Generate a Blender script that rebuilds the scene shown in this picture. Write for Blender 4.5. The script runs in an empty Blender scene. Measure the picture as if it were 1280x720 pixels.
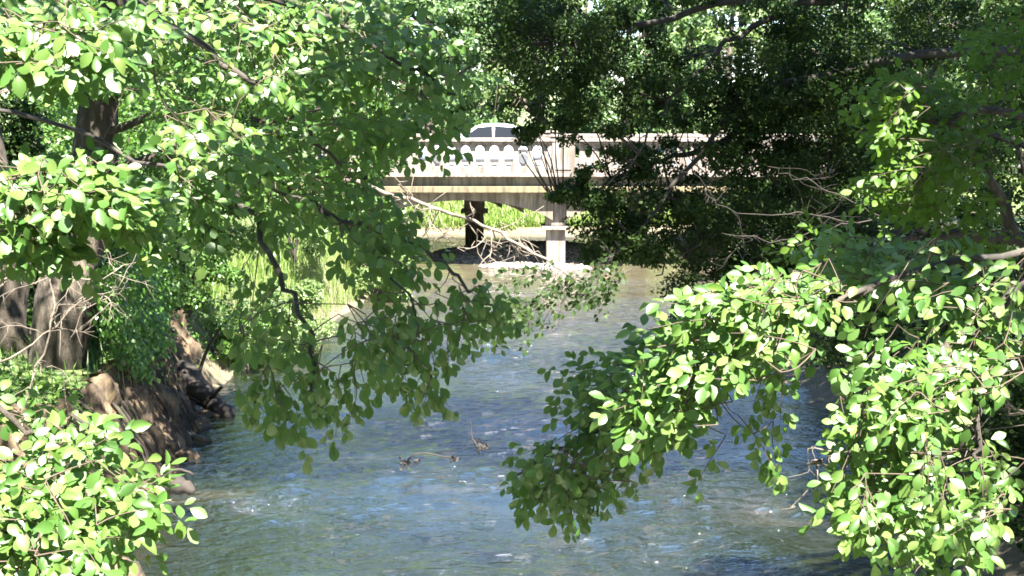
import bpy, bmesh, math, random
import numpy as np
from mathutils import Vector, Matrix

# ------------------------------------------------------------------ camera, world, sun, exposure
scene = bpy.context.scene
COL = scene.collection
R = np.random.RandomState(11)
random.seed(11)
FPX, HZ, CAMH = 1600.0, 142.0, 4.85            # focal length in photo pixels, horizon row, eye height over the water
PITCH = math.atan((360.0 - HZ) / FPX)
cam_d = bpy.data.cameras.new('camera')
cam = bpy.data.objects.new('camera', cam_d)
COL.objects.link(cam)
cam_d.sensor_width = 36.0
cam_d.lens = 36.0 * FPX / 1280.0
cam_d.clip_start, cam_d.clip_end = 0.1, 2000.0
cam.location = (0, 0, CAMH)
cam.rotation_euler = (math.pi / 2 - PITCH, 0, 0)
scene.camera = cam

SUN_EL, SUN_AZ = math.radians(60), math.radians(157)    # azimuth clockwise from +Y: behind the camera, a little to the right
S = np.array([math.cos(SUN_EL) * math.sin(SUN_AZ), math.cos(SUN_EL) * math.cos(SUN_AZ), math.sin(SUN_EL)])
world = bpy.data.worlds.new('World')
scene.world = world
world.use_nodes = True
wn = world.node_tree
sky = wn.nodes.new('ShaderNodeTexSky')
sky.sky_type = 'NISHITA'
sky.sun_disc = False
sky.sun_elevation = SUN_EL
sky.sun_rotation = SUN_AZ
sky.air_density, sky.dust_density, sky.ozone_density = 1.0, 0.3, 4.0
wn.links.new(sky.outputs[0], wn.nodes['Background'].inputs[0])
wn.nodes['Background'].inputs[1].default_value = 0.058
sun_d = bpy.data.lights.new('sun', 'SUN')
sun_d.energy = 5.0
sun_d.angle = math.radians(0.5)
sun_d.color = (1.0, 0.95, 0.86)
sun = bpy.data.objects.new('sun', sun_d)
COL.objects.link(sun)
sun.rotation_euler = Vector(S).to_track_quat('Z', 'Y').to_euler()
sun.location = (10, -20, 40)
scene.view_settings.view_transform = 'Standard'
scene.view_settings.look = 'None'
scene.view_settings.gamma = 1.0
scene.view_settings.use_curve_mapping = False
scene.view_settings.exposure = 3.4
scene.render.engine = 'CYCLES'
scene.cycles.use_denoising = True
scene.cycles.max_bounces = 8
scene.cycles.transmission_bounces = 6
scene.cycles.sample_clamp_indirect = 6.0
scene.cycles.filter_width = 1.7

# ------------------------------------------------------------------ helpers
def P(px, py, d):
    """photo pixel + depth along the lens axis -> point in the place"""
    x, y = (px - 640.0) / FPX * d, -(py - 360.0) / FPX * d
    cp, sp = math.cos(PITCH), math.sin(PITCH)
    return np.array([x, d * cp + y * sp, CAMH - d * sp + y * cp])

def nz(v):
    return v / np.maximum(np.linalg.norm(v, axis=-1, keepdims=True), 1e-9)

def tag(o, label=None, cat=None, group=None, kind=None):
    if label: o['label'] = label
    if cat: o['category'] = cat
    if group: o['group'] = group
    if kind: o['kind'] = kind
    return o

def empty(name, loc, label, cat, group=None):
    o = bpy.data.objects.new(name, None)
    o.empty_display_size = 0.2
    o.location = tuple(loc)
    COL.objects.link(o)
    return tag(o, label, cat, group)

def mesh_np(name, verts, faces_flat, sizes, mat, parent=None, origin=(0, 0, 0), smooth=True):
    me = bpy.data.meshes.new(name)
    verts = np.asarray(verts, dtype=np.float32) - np.asarray(origin, dtype=np.float32)
    ff = np.asarray(faces_flat, dtype=np.int32)
    sz = np.asarray(sizes, dtype=np.int32)
    me.vertices.add(len(verts)); me.vertices.foreach_set('co', verts.ravel())
    me.loops.add(len(ff)); me.loops.foreach_set('vertex_index', ff)
    me.polygons.add(len(sz))
    st = np.zeros(len(sz), dtype=np.int32); st[1:] = np.cumsum(sz)[:-1]
    me.polygons.foreach_set('loop_start', st)
    me.polygons.foreach_set('loop_total', sz)
    me.polygons.foreach_set('use_smooth', np.full(len(sz), smooth))
    me.update(calc_edges=True)
    me.validate()
    if mat: me.materials.append(mat)
    o = bpy.data.objects.new(name, me)
    COL.objects.link(o)
    if parent is not None:
        o.parent = parent
    else:
        o.location = tuple(origin)
    return o

class MB:
    """collects tubes, boxes and prisms into one mesh"""
    def __init__(s): s.v = []; s.f = []; s.n = 0
    def add(s, verts, faces):
        s.v.append(np.asarray(verts, float))
        for f in faces: s.f.append([i + s.n for i in f])
        s.n += len(verts)
    def box(s, x0, x1, y0, y1, z0, z1):
        v = [(x, y, z) for z in (z0, z1) for y in (y0, y1) for x in (x0, x1)]
        s.add(v, [(0, 2, 3, 1), (4, 5, 7, 6), (0, 1, 5, 4), (2, 6, 7, 3), (0, 4, 6, 2), (1, 3, 7, 5)])
    def prism_y(s, poly, y0, y1):
        """outline in x,z pushed along y"""
        n = len(poly)
        v = [(x, y0, z) for x, z in poly] + [(x, y1, z) for x, z in poly]
        f = [tuple(range(n)), tuple(range(2 * n - 1, n - 1, -1))]
        f += [((i + 1) % n, i, i + n, (i + 1) % n + n) for i in range(n)]
        s.add(v, f)
    def tube(s, pts, radii, n=6, cap=True):
        pts = np.asarray(pts, float); K = len(pts)
        radii = np.broadcast_to(np.asarray(radii, float), (K,))
        t = nz(np.gradient(pts, axis=0))
        a = np.array([0, 0, 1.0]) if abs(t[0][2]) < 0.9 else np.array([1.0, 0, 0])
        u = nz(np.cross(t[0], a))
        ang = np.arange(n) * 2 * math.pi / n
        rings = []
        for k in range(K):
            u = nz(u - t[k] * np.dot(u, t[k])); w = np.cross(t[k], u)
            rings.append(pts[k] + radii[k] * (np.cos(ang)[:, None] * u + np.sin(ang)[:, None] * w))
        f = []
        for k in range(K - 1):
            for i in range(n):
                j = (i + 1) % n
                f.append((k * n + i, k * n + j, (k + 1) * n + j, (k + 1) * n + i))
        if cap:
            f.append(tuple(range(n - 1, -1, -1))); f.append(tuple((K - 1) * n + i for i in range(n)))
        s.add(np.concatenate(rings), f)
    def build(s, name, mat, parent=None, origin=(0, 0, 0), smooth=True, bevel=0):
        o = mesh_np(name, np.concatenate(s.v), [i for f in s.f for i in f], [len(f) for f in s.f], mat, parent, origin, smooth)
        if bevel:
            m = o.modifiers.new('bevel', 'BEVEL'); m.width = bevel; m.segments = 2; m.limit_method = 'ANGLE'
        return o

def curve(ctrl, n, wob=0.0):
    """smooth line through control points (Catmull-Rom) with a little wobble"""
    c = np.asarray(ctrl, float)
    c = np.vstack([2 * c[0] - c[1], c, 2 * c[-1] - c[-2]])
    m = len(c) - 3
    ts = np.linspace(0, m - 1e-6, n)
    out = []
    for t in ts:
        i = int(t); u = t - i
        p0, p1, p2, p3 = c[i:i + 4]
        out.append(0.5 * (2 * p1 + (p2 - p0) * u + (2 * p0 - 5 * p1 + 4 * p2 - p3) * u * u + (3 * p1 - p0 - 3 * p2 + p3) * u ** 3))
    out = np.array(out)
    if wob:
        j = R.normal(0, wob, out.shape); j[0] = 0
        out += j
    return out

# leaf shapes: x along the leaf, y across, z up
def leaf_full():
    ts = [0.0, 0.16, 0.42, 0.68, 0.88, 1.0]
    hw = [0.0, 0.14, 0.28, 0.275, 0.15, 0.0]
    v = []; mid = []; L = []; Rr = []
    for t, h in zip(ts, hw):
        z = -0.16 * t * t
        mid.append(len(v)); v.append((t, 0, z))
        if h:
            L.append(len(v)); v.append((t, h, z + 0.24 * h)); Rr.append(len(v)); v.append((t, -h, z + 0.24 * h))
        else:
            L.append(None); Rr.append(None)
    f = [(mid[0], mid[1], L[1]), (mid[0], Rr[1], mid[1])]
    for k in range(1, 4):
        f += [(mid[k], mid[k + 1], L[k + 1], L[k]), (mid[k], Rr[k], Rr[k + 1], mid[k + 1])]
    f += [(mid[4], mid[5], L[4]), (mid[4], Rr[4], mid[5])]
    return np.array(v), f
def leaf_small():
    return np.array([(0, 0, 0), (0.45, 0.32, 0.06), (1, 0, -0.1), (0.45, -0.32, 0.06), (0.5, 0, -0.03)]), [(0, 4, 1), (1, 4, 2), (2, 4, 3), (3, 4, 0)]
def leaf_needle():
    return np.array([(0, 0, 0), (0.5, 0.2, 0.05), (1, 0, -0.05), (0.5, -0.2, 0.05)]), [(0, 3, 2), (0, 2, 1)]
LEAF = {'full': leaf_full(), 'small': leaf_small(), 'needle': leaf_needle()}

def leaves_mesh(name, pos, dr, nr, size, mat, parent=None, origin=(0, 0, 0), shape='full'):
    tv, tf = LEAF[shape]
    pos, dr, nr, size = map(np.asarray, (pos, dr, nr, size))
    x = nz(dr); z = nz(nr - x * np.sum(nr * x, -1, keepdims=True)); y = np.cross(z, x)
    N, T = len(pos), len(tv)
    wy = R.uniform(0.85, 1.2, N); cz = R.normal(1.1, 1.3, N)
    V = (pos[:, None, :] + size[:, None, None] * (tv[None, :, 0:1] * x[:, None, :] + tv[None, :, 1:2] * (wy[:, None] * 1.0)[:, :, None] * y[:, None, :]
         + (tv[None, :, 2:3] * cz[:, None, None]) * z[:, None, :])).reshape(-1, 3)
    flat = np.array([i for f in tf for i in f]); szs = np.array([len(f) for f in tf])
    F = (flat[None, :] + (np.arange(N) * T)[:, None]).ravel()
    return mesh_np(name, V, F, np.tile(szs, N), mat, parent, origin)

# ------------------------------------------------------------------ materials
def newmat(name):
    m = bpy.data.materials.new(name); m.use_nodes = True
    return m, m.node_tree.nodes, m.node_tree.links, m.node_tree.nodes['Principled BSDF']

def ramp(nodes, stops):
    r = nodes.new('ShaderNodeValToRGB')
    e = r.color_ramp.elements
    while len(e) < len(stops): e.new(0.5)
    for k, (p, c) in enumerate(stops):
        e[k].position = p; e[k].color = (*c, 1)
    return r

def noise(nodes, links, scale, detail=4, rough=0.55, vec=None, stretch=None):
    n = nodes.new('ShaderNodeTexNoise')
    n.inputs['Scale'].default_value = scale; n.inputs['Detail'].default_value = detail; n.inputs['Roughness'].default_value = rough
    tc = nodes.new('ShaderNodeNewGeometry')
    src = tc.outputs['Position']
    if stretch:
        mp = nodes.new('ShaderNodeMapping'); mp.inputs['Scale'].default_value = stretch
        links.new(src, mp.inputs[0]); src = mp.outputs[0]
    links.new(src, n.inputs['Vector'])
    return n

def leaf_mat(name, cols, trans, rough=0.38, spec=0.5, tmix=0.35):
    m, N, L, b = newmat(name)
    g = N.new('ShaderNodeNewGeometry')
    st = [(i / (len(cols) - 1), c) for i, c in enumerate(cols)]
    r = ramp(N, st)
    L.new(g.outputs['Random Per Island'], r.inputs[0])
    L.new(r.outputs[0], b.inputs['Base Color'])
    b.inputs['Roughness'].default_value = rough
    b.inputs['Specular IOR Level'].default_value = spec
    t = N.new('ShaderNodeBsdfTranslucent'); t.inputs[0].default_value = (*trans, 1)
    mx = N.new('ShaderNodeMixShader'); mx.inputs[0].default_value = tmix
    L.new(b.outputs[0], mx.inputs[1]); L.new(t.outputs[0], mx.inputs[2])
    L.new(mx.outputs[0], N['Material Output'].inputs['Surface'])
    return m

def rough_mat(name, stops, scale, rough=0.9, bump=0.4, bscale=None, stretch=None, detail=6, dist=0.02):
    m, N, L, b = newmat(name)
    n = noise(N, L, scale, detail, 0.6, stretch=stretch)
    r = ramp(N, stops)
    L.new(n.outputs[0], r.inputs[0]); L.new(r.outputs[0], b.inputs['Base Color'])
    b.inputs['Roughness'].default_value = rough
    if bump:
        n2 = noise(N, L, bscale or scale * 3, 8, 0.65, stretch=stretch)
        bp = N.new('ShaderNodeBump'); bp.inputs['Strength'].default_value = bump; bp.inputs['Distance'].default_value = dist
        L.new(n2.outputs[0], bp.inputs['Height']); L.new(bp.outputs[0], b.inputs['Normal'])
    return m

def plain(name, col, rough=0.5, metal=0.0, spec=0.5):
    m, N, L, b = newmat(name)
    b.inputs['Base Color'].default_value = (*col, 1); b.inputs['Roughness'].default_value = rough
    b.inputs['Metallic'].default_value = metal; b.inputs['Specular IOR Level'].default_value = spec
    return m

M = {}
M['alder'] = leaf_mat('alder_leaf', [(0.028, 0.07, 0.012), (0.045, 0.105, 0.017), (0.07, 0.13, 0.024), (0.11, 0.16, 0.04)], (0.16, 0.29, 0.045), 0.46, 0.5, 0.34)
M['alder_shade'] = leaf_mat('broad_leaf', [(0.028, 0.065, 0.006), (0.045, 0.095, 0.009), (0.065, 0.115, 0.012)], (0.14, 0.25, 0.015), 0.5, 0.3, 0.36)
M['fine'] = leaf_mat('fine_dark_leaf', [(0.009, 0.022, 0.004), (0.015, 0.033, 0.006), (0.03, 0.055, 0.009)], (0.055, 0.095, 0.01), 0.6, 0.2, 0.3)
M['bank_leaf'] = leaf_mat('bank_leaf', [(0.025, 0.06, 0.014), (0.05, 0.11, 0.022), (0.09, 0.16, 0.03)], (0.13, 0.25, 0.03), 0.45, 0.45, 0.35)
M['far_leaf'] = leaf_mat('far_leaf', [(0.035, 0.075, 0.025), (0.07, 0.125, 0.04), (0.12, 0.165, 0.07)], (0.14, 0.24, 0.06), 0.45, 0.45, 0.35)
M['far_leaf_pale'] = leaf_mat('far_leaf_pale', [(0.07, 0.12, 0.035), (0.11, 0.16, 0.05), (0.13, 0.17, 0.08)], (0.16, 0.26, 0.06), 0.45, 0.45, 0.35)
M['ivy'] = leaf_mat('ivy_leaf', [(0.03, 0.08, 0.012), (0.06, 0.14, 0.02), (0.09, 0.18, 0.03)], (0.14, 0.30, 0.03), 0.4, 0.5, 0.35)
M['grass'] = leaf_mat('grass_blade', [(0.09, 0.15, 0.03), (0.13, 0.2, 0.04), (0.2, 0.21, 0.08)], (0.2, 0.32, 0.05), 0.5, 0.4, 0.4)
M['bark'] = rough_mat('bark', [(0.3, (0.016, 0.012, 0.008)), (0.55, (0.055, 0.043, 0.031)), (0.72, (0.13, 0.105, 0.08))], 9, 0.9, 1.0, 20, (1, 1, 0.18), dist=0.07)
M['bark_dark'] = rough_mat('dark_bark', [(0.3, (0.012, 0.01, 0.008)), (0.7, (0.05, 0.042, 0.033))], 6, 0.9, 0.7, 16, (1, 1, 0.3))
M['deadwood'] = rough_mat('dead_wood', [(0.3, (0.06, 0.048, 0.036)), (0.7, (0.17, 0.14, 0.11))], 9, 0.85, 0.4, 40)
M['twig'] = plain('twig_bark', (0.06, 0.042, 0.028), 0.8)
M['wetwood'] = rough_mat('wet_wood', [(0.3, (0.008, 0.006, 0.005)), (0.7, (0.03, 0.022, 0.016))], 10, 0.85, 0.5, 40)
M['stone'] = rough_mat('pale_stone', [(0.3, (0.13, 0.12, 0.11)), (0.7, (0.3, 0.28, 0.26))], 7, 0.85, 0.5, 30)
M['mud'] = rough_mat('bank_mud', [(0.3, (0.012, 0.008, 0.005)), (0.5, (0.06, 0.04, 0.022)), (0.7, (0.18, 0.125, 0.07))], 4.5, 0.9, 1.0, 6, (1, 1, 0.45), dist=0.08)

# ground: earth, leaf litter and grass by height and a broad noise
def ground_mat():
    m, N, L, b = newmat('ground_soil')
    n1 = noise(N, L, 0.35, 6); n2 = noise(N, L, 6, 8, 0.7)
    r1 = ramp(N, [(0.3, (0.045, 0.036, 0.022)), (0.5, (0.09, 0.075, 0.045)), (0.75, (0.15, 0.125, 0.085))])
    r2 = ramp(N, [(0.3, (0.035, 0.065, 0.015)), (0.7, (0.10, 0.15, 0.035))])
    L.new(n2.outputs[0], r1.inputs[0]); L.new(n2.outputs[0], r2.inputs[0])
    g = N.new('ShaderNodeNewGeometry'); sp = N.new('ShaderNodeSeparateXYZ'); L.new(g.outputs['Position'], sp.inputs[0])
    mr = N.new('ShaderNodeMapRange'); mr.inputs[1].default_value = 0.55; mr.inputs[2].default_value = 1.1
    L.new(sp.outputs[2], mr.inputs[0])
    ml = N.new('ShaderNodeMath'); ml.operation = 'MULTIPLY'
    mr2 = N.new('ShaderNodeMapRange'); mr2.inputs[1].default_value = 0.35; mr2.inputs[2].default_value = 0.55
    L.new(n1.outputs[0], mr2.inputs[0]); L.new(mr.outputs[0], ml.inputs[0]); L.new(mr2.outputs[0], ml.inputs[1])
    mx = N.new('ShaderNodeMixRGB'); L.new(ml.outputs[0], mx.inputs[0]); L.new(r1.outputs[0], mx.inputs[1]); L.new(r2.outputs[0], mx.inputs[2])
    L.new(mx.outputs[0], b.inputs['Base Color']); b.inputs['Roughness'].default_value = 0.95
    bp = N.new('ShaderNodeBump'); bp.inputs['Strength'].default_value = 0.8; bp.inputs['Distance'].default_value = 0.06
    L.new(n2.outputs[0], bp.inputs['Height']); L.new(bp.outputs[0], b.inputs['Normal'])
    return m
M['ground'] = ground_mat()

def water_mat():
    m, N, L, b = newmat('river_water')
    g = N.new('ShaderNodeNewGeometry'); sp = N.new('ShaderNodeSeparateXYZ'); L.new(g.outputs['Position'], sp.inputs[0])
    # shallow sandy bed upstream, deeper green water towards the camera
    n0 = noise(N, L, 0.5, 3, 0.5, stretch=(1, 0.35, 1))
    ad = N.new('ShaderNodeMath'); ad.operation = 'MULTIPLY_ADD'; ad.inputs[1].default_value = 6.0
    L.new(n0.outputs[0], ad.inputs[0]); L.new(sp.outputs[1], ad.inputs[2])
    mr = N.new('ShaderNodeMapRange'); mr.inputs[1].default_value = 28; mr.inputs[2].default_value = 44
    L.new(ad.outputs[0], mr.inputs[0])
    mx = N.new('ShaderNodeMixRGB'); mx.inputs[1].default_value = (0.006, 0.008, 0.003, 1); mx.inputs[2].default_value = (0.06, 0.052, 0.034, 1)
    L.new(mr.outputs[0], mx.inputs[0])
    ns = noise(N, L, 0.55, 4, 0.6, stretch=(0.55, 1.4, 1))
    rs = ramp(N, [(0.56, (0, 0, 0)), (0.72, (0.8, 0.8, 0.8))]); L.new(ns.outputs[0], rs.inputs[0])
    m2 = N.new('ShaderNodeMixRGB'); m2.inputs[2].default_value = (0.03, 0.027, 0.018, 1)
    L.new(rs.outputs[0], m2.inputs[0]); L.new(mx.outputs[0], m2.inputs[1]); L.new(m2.outputs[0], b.inputs['Base Color'])
    b.inputs['Roughness'].default_value = 0.03; b.inputs['IOR'].default_value = 2.6; b.inputs['Specular IOR Level'].default_value = 0.5
    na = noise(N, L, 5.0, 4, 0.55, stretch=(0.6, 1.35, 1)); nb = noise(N, L, 13, 3, 0.6, stretch=(0.6, 1.3, 1))
    b1 = N.new('ShaderNodeBump'); b1.inputs['Strength'].default_value = 0.8; b1.inputs['Distance'].default_value = 0.13
    b2 = N.new('ShaderNodeBump'); b2.inputs['Strength'].default_value = 0.35; b2.inputs['Distance'].default_value = 0.07
    L.new(na.outputs[0], b1.inputs['Height']); L.new(nb.outputs[0], b2.inputs['Height'])
    nsl = noise(N, L, 0.45, 3, 0.5, stretch=(0.7, 0.8, 1)); msl = N.new('ShaderNodeMapRange')
    msl.inputs[1].default_value = 0.38; msl.inputs[2].default_value = 0.62; msl.inputs[3].default_value = 0.25; msl.inputs[4].default_value = 1.0
    L.new(nsl.outputs[0], msl.inputs[0]); L.new(msl.outputs[0], b1.inputs['Strength']); L.new(msl.outputs[0], b2.inputs['Strength'])
    L.new(b1.outputs[0], b2.inputs['Normal']); L.new(b2.outputs[0], b.inputs['Normal'])
    return m
M['water'] = water_mat()

def concrete_mat(name, a, bcol, stain):
    m, N, L, b = newmat(name)
    n1 = noise(N, L, 1.3, 6, 0.6); n2 = noise(N, L, 3.0, 6, 0.65, stretch=(2.2, 2.2, 0.25)); n3 = noise(N, L, 25, 6, 0.7)
    r1 = ramp(N, [(0.3, a), (0.7, bcol)]); L.new(n1.outputs[0], r1.inputs[0])
    r2 = ramp(N, [(0.38, (0, 0, 0)), (0.64, (0.95, 0.95, 0.95))]); L.new(n2.outputs[0], r2.inputs[0])
    mx = N.new('ShaderNodeMixRGB'); mx.inputs[2].default_value = (*stain, 1)
    L.new(r2.outputs[0], mx.inputs[0]); L.new(r1.outputs[0], mx.inputs[1])
    L.new(mx.outputs[0], b.inputs['Base Color']); b.inputs['Roughness'].default_value = 0.85
    bp = N.new('ShaderNodeBump'); bp.inputs['Strength'].default_value = 0.5; bp.inputs['Distance'].default_value = 0.02
    L.new(n3.outputs[0], bp.inputs['Height']); L.new(bp.outputs[0], b.inputs['Normal'])
    return m
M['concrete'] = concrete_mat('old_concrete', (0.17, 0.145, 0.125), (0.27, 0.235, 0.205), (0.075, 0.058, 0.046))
M['concrete_dark'] = concrete_mat('stained_shaded_concrete', (0.13, 0.11, 0.08), (0.22, 0.19, 0.14), (0.06, 0.05, 0.035))  # stains, plus a darker base; on the fascia it deepens the cornice shadow
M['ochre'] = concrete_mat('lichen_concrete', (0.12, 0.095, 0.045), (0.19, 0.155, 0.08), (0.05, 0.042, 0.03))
M['asphalt'] = rough_mat('asphalt', [(0.3, (0.04, 0.04, 0.042)), (0.7, (0.07, 0.07, 0.07))], 30, 0.9, 0.3)

# ------------------------------------------------------------------ the river valley
def xl(y): return -5.0 + 0.25 * np.sin(y * 0.45) + 1.3 * np.clip((y - 26) / 10, 0, 1) - 0.4 * np.exp(-((y - 21) / 1.5) ** 2)
def xr(y): return 4.9 + 0.3 * np.sin(y * 0.37 + 1) + 1.2 * np.clip((y - 20) / 18, 0, 1)
def sstep(t): t = np.clip(t, 0, 1); return t * t * (3 - 2 * t)
def ground_z(x, y):
    x = np.asarray(x, float); y = np.asarray(y, float)
    wob = 0.18 * np.sin(x * 2.3 + y * 1.7) + 0.12 * np.sin(y * 4.1 - x * 1.3)
    dl = xl(y) - x; drr = x - xr(y); df = (y - 51.5) + 0.12 * x
    zl = np.where(dl > 0, 1.35 * sstep(dl / 0.75) + 0.9 * sstep((dl - 0.6) / 5) + 0.035 * np.maximum(dl - 3, 0), -0.7 * sstep(-dl / 1.0))
    zr = np.where(drr > 0, 1.1 * sstep(drr / 1.8) + 0.9 * sstep((drr - 1.5) / 6) + 0.03 * np.maximum(drr - 5, 0), -0.7 * sstep(-drr / 1.2))
    zf = np.where(df > 0, 0.25 + 2.0 * sstep((df + 0.3) / 8) + 0.03 * np.maximum(df - 8, 0), -0.7 * sstep(-df / 1.5))
    z = np.maximum(np.maximum(zl, zr), zf)
    e = np.sqrt(((x - 0.6) / 3.4) ** 2 + ((y - 44.2) / 3.3) ** 2)
    z = np.maximum(z, 0.32 - 0.75 * np.clip(e - 0.55, 0, 2) * 0.9)
    emb = 2.93 * sstep((np.abs(x - 1.6) - 10.5) / 2.2) * sstep((5.6 - np.abs(y - 44.0)) / 1.6 * 1.0 + 0.0)
    z = np.where(emb > 0.01, np.maximum(z, emb), z)
    return np.minimum(z, 9) + 0.10 * wob * (z > 0.05) * (emb < 2.5)

def grid_sheet(name, xs, ys, zf, mat, kind, label=None, cat=None):
    X, Y = np.meshgrid(xs, ys)
    Z = zf(X, Y)
    V = np.stack([X, Y, Z], -1).reshape(-1, 3)
    nx, ny = len(xs), len(ys)
    i = np.arange(nx - 1)[None, :] + nx * np.arange(ny - 1)[:, None]
    F = np.stack([i, i + 1, i + 1 + nx, i + nx], -1).ravel()
    o = mesh_np(name, V, F, np.full((nx - 1) * (ny - 1), 4), mat)
    return tag(o, label, cat, kind=kind)

xs = np.concatenate([-np.geomspace(600, 16, 26), np.arange(-15, 15.01, 0.2), np.geomspace(16, 600, 26)])
ys = np.concatenate([-np.geomspace(200, 4, 14), np.arange(-3, 64, 0.25), np.geomspace(65, 900, 30)])
grid_sheet('ground', xs, ys, ground_z, M['ground'], 'structure', 'earth and grass ground with river banks and channel', 'ground')

WR = np.random.RandomState(3)
WAVES = []
for k in range(46):
    lam = WR.uniform(0.2, 0.42) if k < 30 else WR.uniform(0.6, 2.2)
    th = WR.normal(math.pi / 2, 0.75)
    WAVES.append((2 * math.pi / lam * math.cos(th), 2 * math.pi / lam * math.sin(th), WR.uniform(0, 6.28), lam * WR.uniform(0.003, 0.0075) * (1 if k < 30 else 0.55)))
def water_z(x, y):
    z = np.zeros_like(x)
    # patchy: slicks and riffles
    amp = 0.65 + 0.35 * np.sin(0.9 * x + 0.5 * y + 1.3 * np.sin(0.35 * y)) * np.sin(0.6 * y - 0.5 * x)
    for cx, cy, rx, ry, a in ((-0.6, 16.4, 1.6, 0.7, 1.5), (-0.3, 25.8, 0.6, 0.8, 2.2), (-2.6, 15.6, 1.5, 0.9, 0.8), (3, 15, 2, 1.5, 0.5), (1.0, 30, 1.6, 1.5, 0.8)):
        amp = amp + a * np.exp(-((x - cx) / rx) ** 2 - ((y - cy) / ry) ** 2)
    for kx, ky, ph, a in WAVES:
        z = z + a * np.sin(kx * x + ky * y + ph)
    return z * amp
grid_sheet('river_water', np.linspace(-16, 18, 330), np.concatenate([np.arange(1, 12, 0.12), np.arange(12, 32, 0.05), np.arange(32, 58, 0.12)]), water_z, M['water'], 'structure', 'rippled river reflecting blue sky and green trees', 'river')

# road over the bridge and its approaches
DECK = 3.0
rd = MB()
rd.box(-60, 60, 41.4, 46.9, DECK - 0.16, DECK + 0.06)
tag(rd.build('road', M['asphalt'], smooth=False), 'grey asphalt road crossing the bridge', 'road', kind='structure')

# ------------------------------------------------------------------ the bridge
BX = [-10.6, -4.5, 1.6, 7.7, 13.8]
YF, YB = 40.0, 48.3
SKEW = 3.0
bridge = empty('road_bridge', (1.6, 44, 0), 'pale old concrete bridge with arched balustrade and haunched girders over the river', 'bridge')
BO = (1.6, 44, 0)
def skew_x(x, y): return x
b = MB(); b.box(-10.9, 14.1, YF + 0.12, YB - 0.12, 2.62, DECK - 0.165)
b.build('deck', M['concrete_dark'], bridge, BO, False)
for nm, y0, y1, sgn in (('front', YF, YF + 0.42, 1), ('back', YB - 0.42, YB, -1)):
    front = sgn > 0
    b = MB(); b.box(-10.9, 14.1, y0 - 0.16, y1 + 0.05, 2.90, 3.02)
    b.build('cornice', M['concrete'], bridge, BO, False, 0.015)
    b = MB(); b.box(-10.9, 14.1, y0 + 0.10, y1 - 0.05, 2.605, 2.898)
    b.build('fascia', M['concrete_dark'], bridge, BO, False)  # darker concrete paints in part of the cornice shadow
    b = MB(); b.box(-10.9, 14.1, y0 - 0.03, y1 - 0.08, 2.40, 2.603)
    b.build('ledge', M['ochre'], bridge, BO, False, 0.02)
    b = MB(); b.box(-10.9, 14.1, y0 + 0.03, y1 - 0.02, 3.022, 3.21)
    b.build('plinth_course', M['concrete'], bridge, BO, False, 0.012)
    b = MB(); b.box(-10.9, 14.1, y0 - 0.07, y1 + 0.05, 3.985, 4.10)
    b.box(-10.9, 14.1, y0 + 0.01, y1 - 0.03, 3.90, 3.983)
    b.build('coping', M['concrete'], bridge, BO, False, 0.014)
    for x in BX:
        b = MB(); b.box(x - 0.36, x + 0.36, y0 - 0.045, y1 + 0.03, 3.024, 4.135); b.box(x - 0.40, x + 0.40, y0 - 0.11, y1 + 0.08, 4.137, 4.215)
        pd = b.build('pedestal', M['concrete'], bridge, BO, False, 0.018)
        b = MB(); yy = y0 - 0.075 if front else y1 + 0.032; b.box(x - 0.25, x + 0.25, yy, yy + 0.028, 3.12, 3.98)
        b.build('panel', M['concrete'], pd, BO, False, 0.008)
    # balusters: narrow-waisted posts that flare to meet as little arches
    pr = [(0.15, 0.0), (0.15, 0.05), (0.11, 0.10), (0.088, 0.17), (0.082, 0.30), (0.082, 0.44)]
    pr += [(0.2235 - 0.1415 * math.cos(a), 0.50 + 0.15 * math.sin(a)) for a in np.linspace(0, math.pi / 2 - 0.02, 8)] + [(0.2235, 0.689)]
    outline = [(w, z) for w, z in pr] + [(-w, z) for w, z in reversed(pr)]
    src = None
    for i in range(4):
        for k in range(12):
            xx = BX[i] + 0.36 + 5.38 * (k + 0.5) / 12
            if src is None:
                b = MB(); b.prism_y(outline, -0.115, 0.115)
                src = b.build('baluster', M['concrete'], bridge, (0, 0, 0), False, 0.012)
                o = src
            else:
                o = src.copy(); COL.objects.link(o); o.parent = bridge
            o.location = (xx - BO[0], (y0 + y1) / 2 - BO[1], 3.211)
# haunched girders under each side and one down the middle
for yy in (YF + 0.3, 43.0, 45.3, YB - 0.75):
    for i in range(4):
        off = -SKEW * (yy - YF) / (YB - YF) * 0.9
        a, c = BX[i] + 0.22 + off, BX[i + 1] - 0.22 + off
        if i == 0: a = min(a, -10.4)
        if i == 3: c = max(c, 13.5)
        poly = []
        for t in np.linspace(0, 1, 21):
            poly.append((a + (c - a) * t, 1.52 + 0.62 * (1 - (2 * t - 1) ** 2) ** 0.8))
        poly += [(c, 2.6), (a, 2.6)]
        b = MB(); b.prism_y(poly, yy, yy + 0.45)
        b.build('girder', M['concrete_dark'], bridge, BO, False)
for x in BX[1:4]:
    for j, (yy, w) in enumerate(((YF + 0.5, 0.34), (YB - 1.0, 0.38))):
        cx = x - SKEW * (yy - YF) / (YB - YF - 1)
        b = MB(); b.box(cx - w, cx + w, yy, yy + 0.85, 1.32, 2.6)
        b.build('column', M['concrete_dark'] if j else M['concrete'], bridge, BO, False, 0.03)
        b = MB(); b.box(cx - w - 0.12, cx + w + 0.12, yy - 0.16, yy + 1.0, 1.20, 1.318)
        b.box(cx - w + 0.04, cx + w - 0.04, yy + 0.04, yy + 0.82, -0.5, 1.198)
        b.build('pier_base', M['concrete_dark'] if j else M['concrete'], bridge, BO, False, 0.02)
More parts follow.
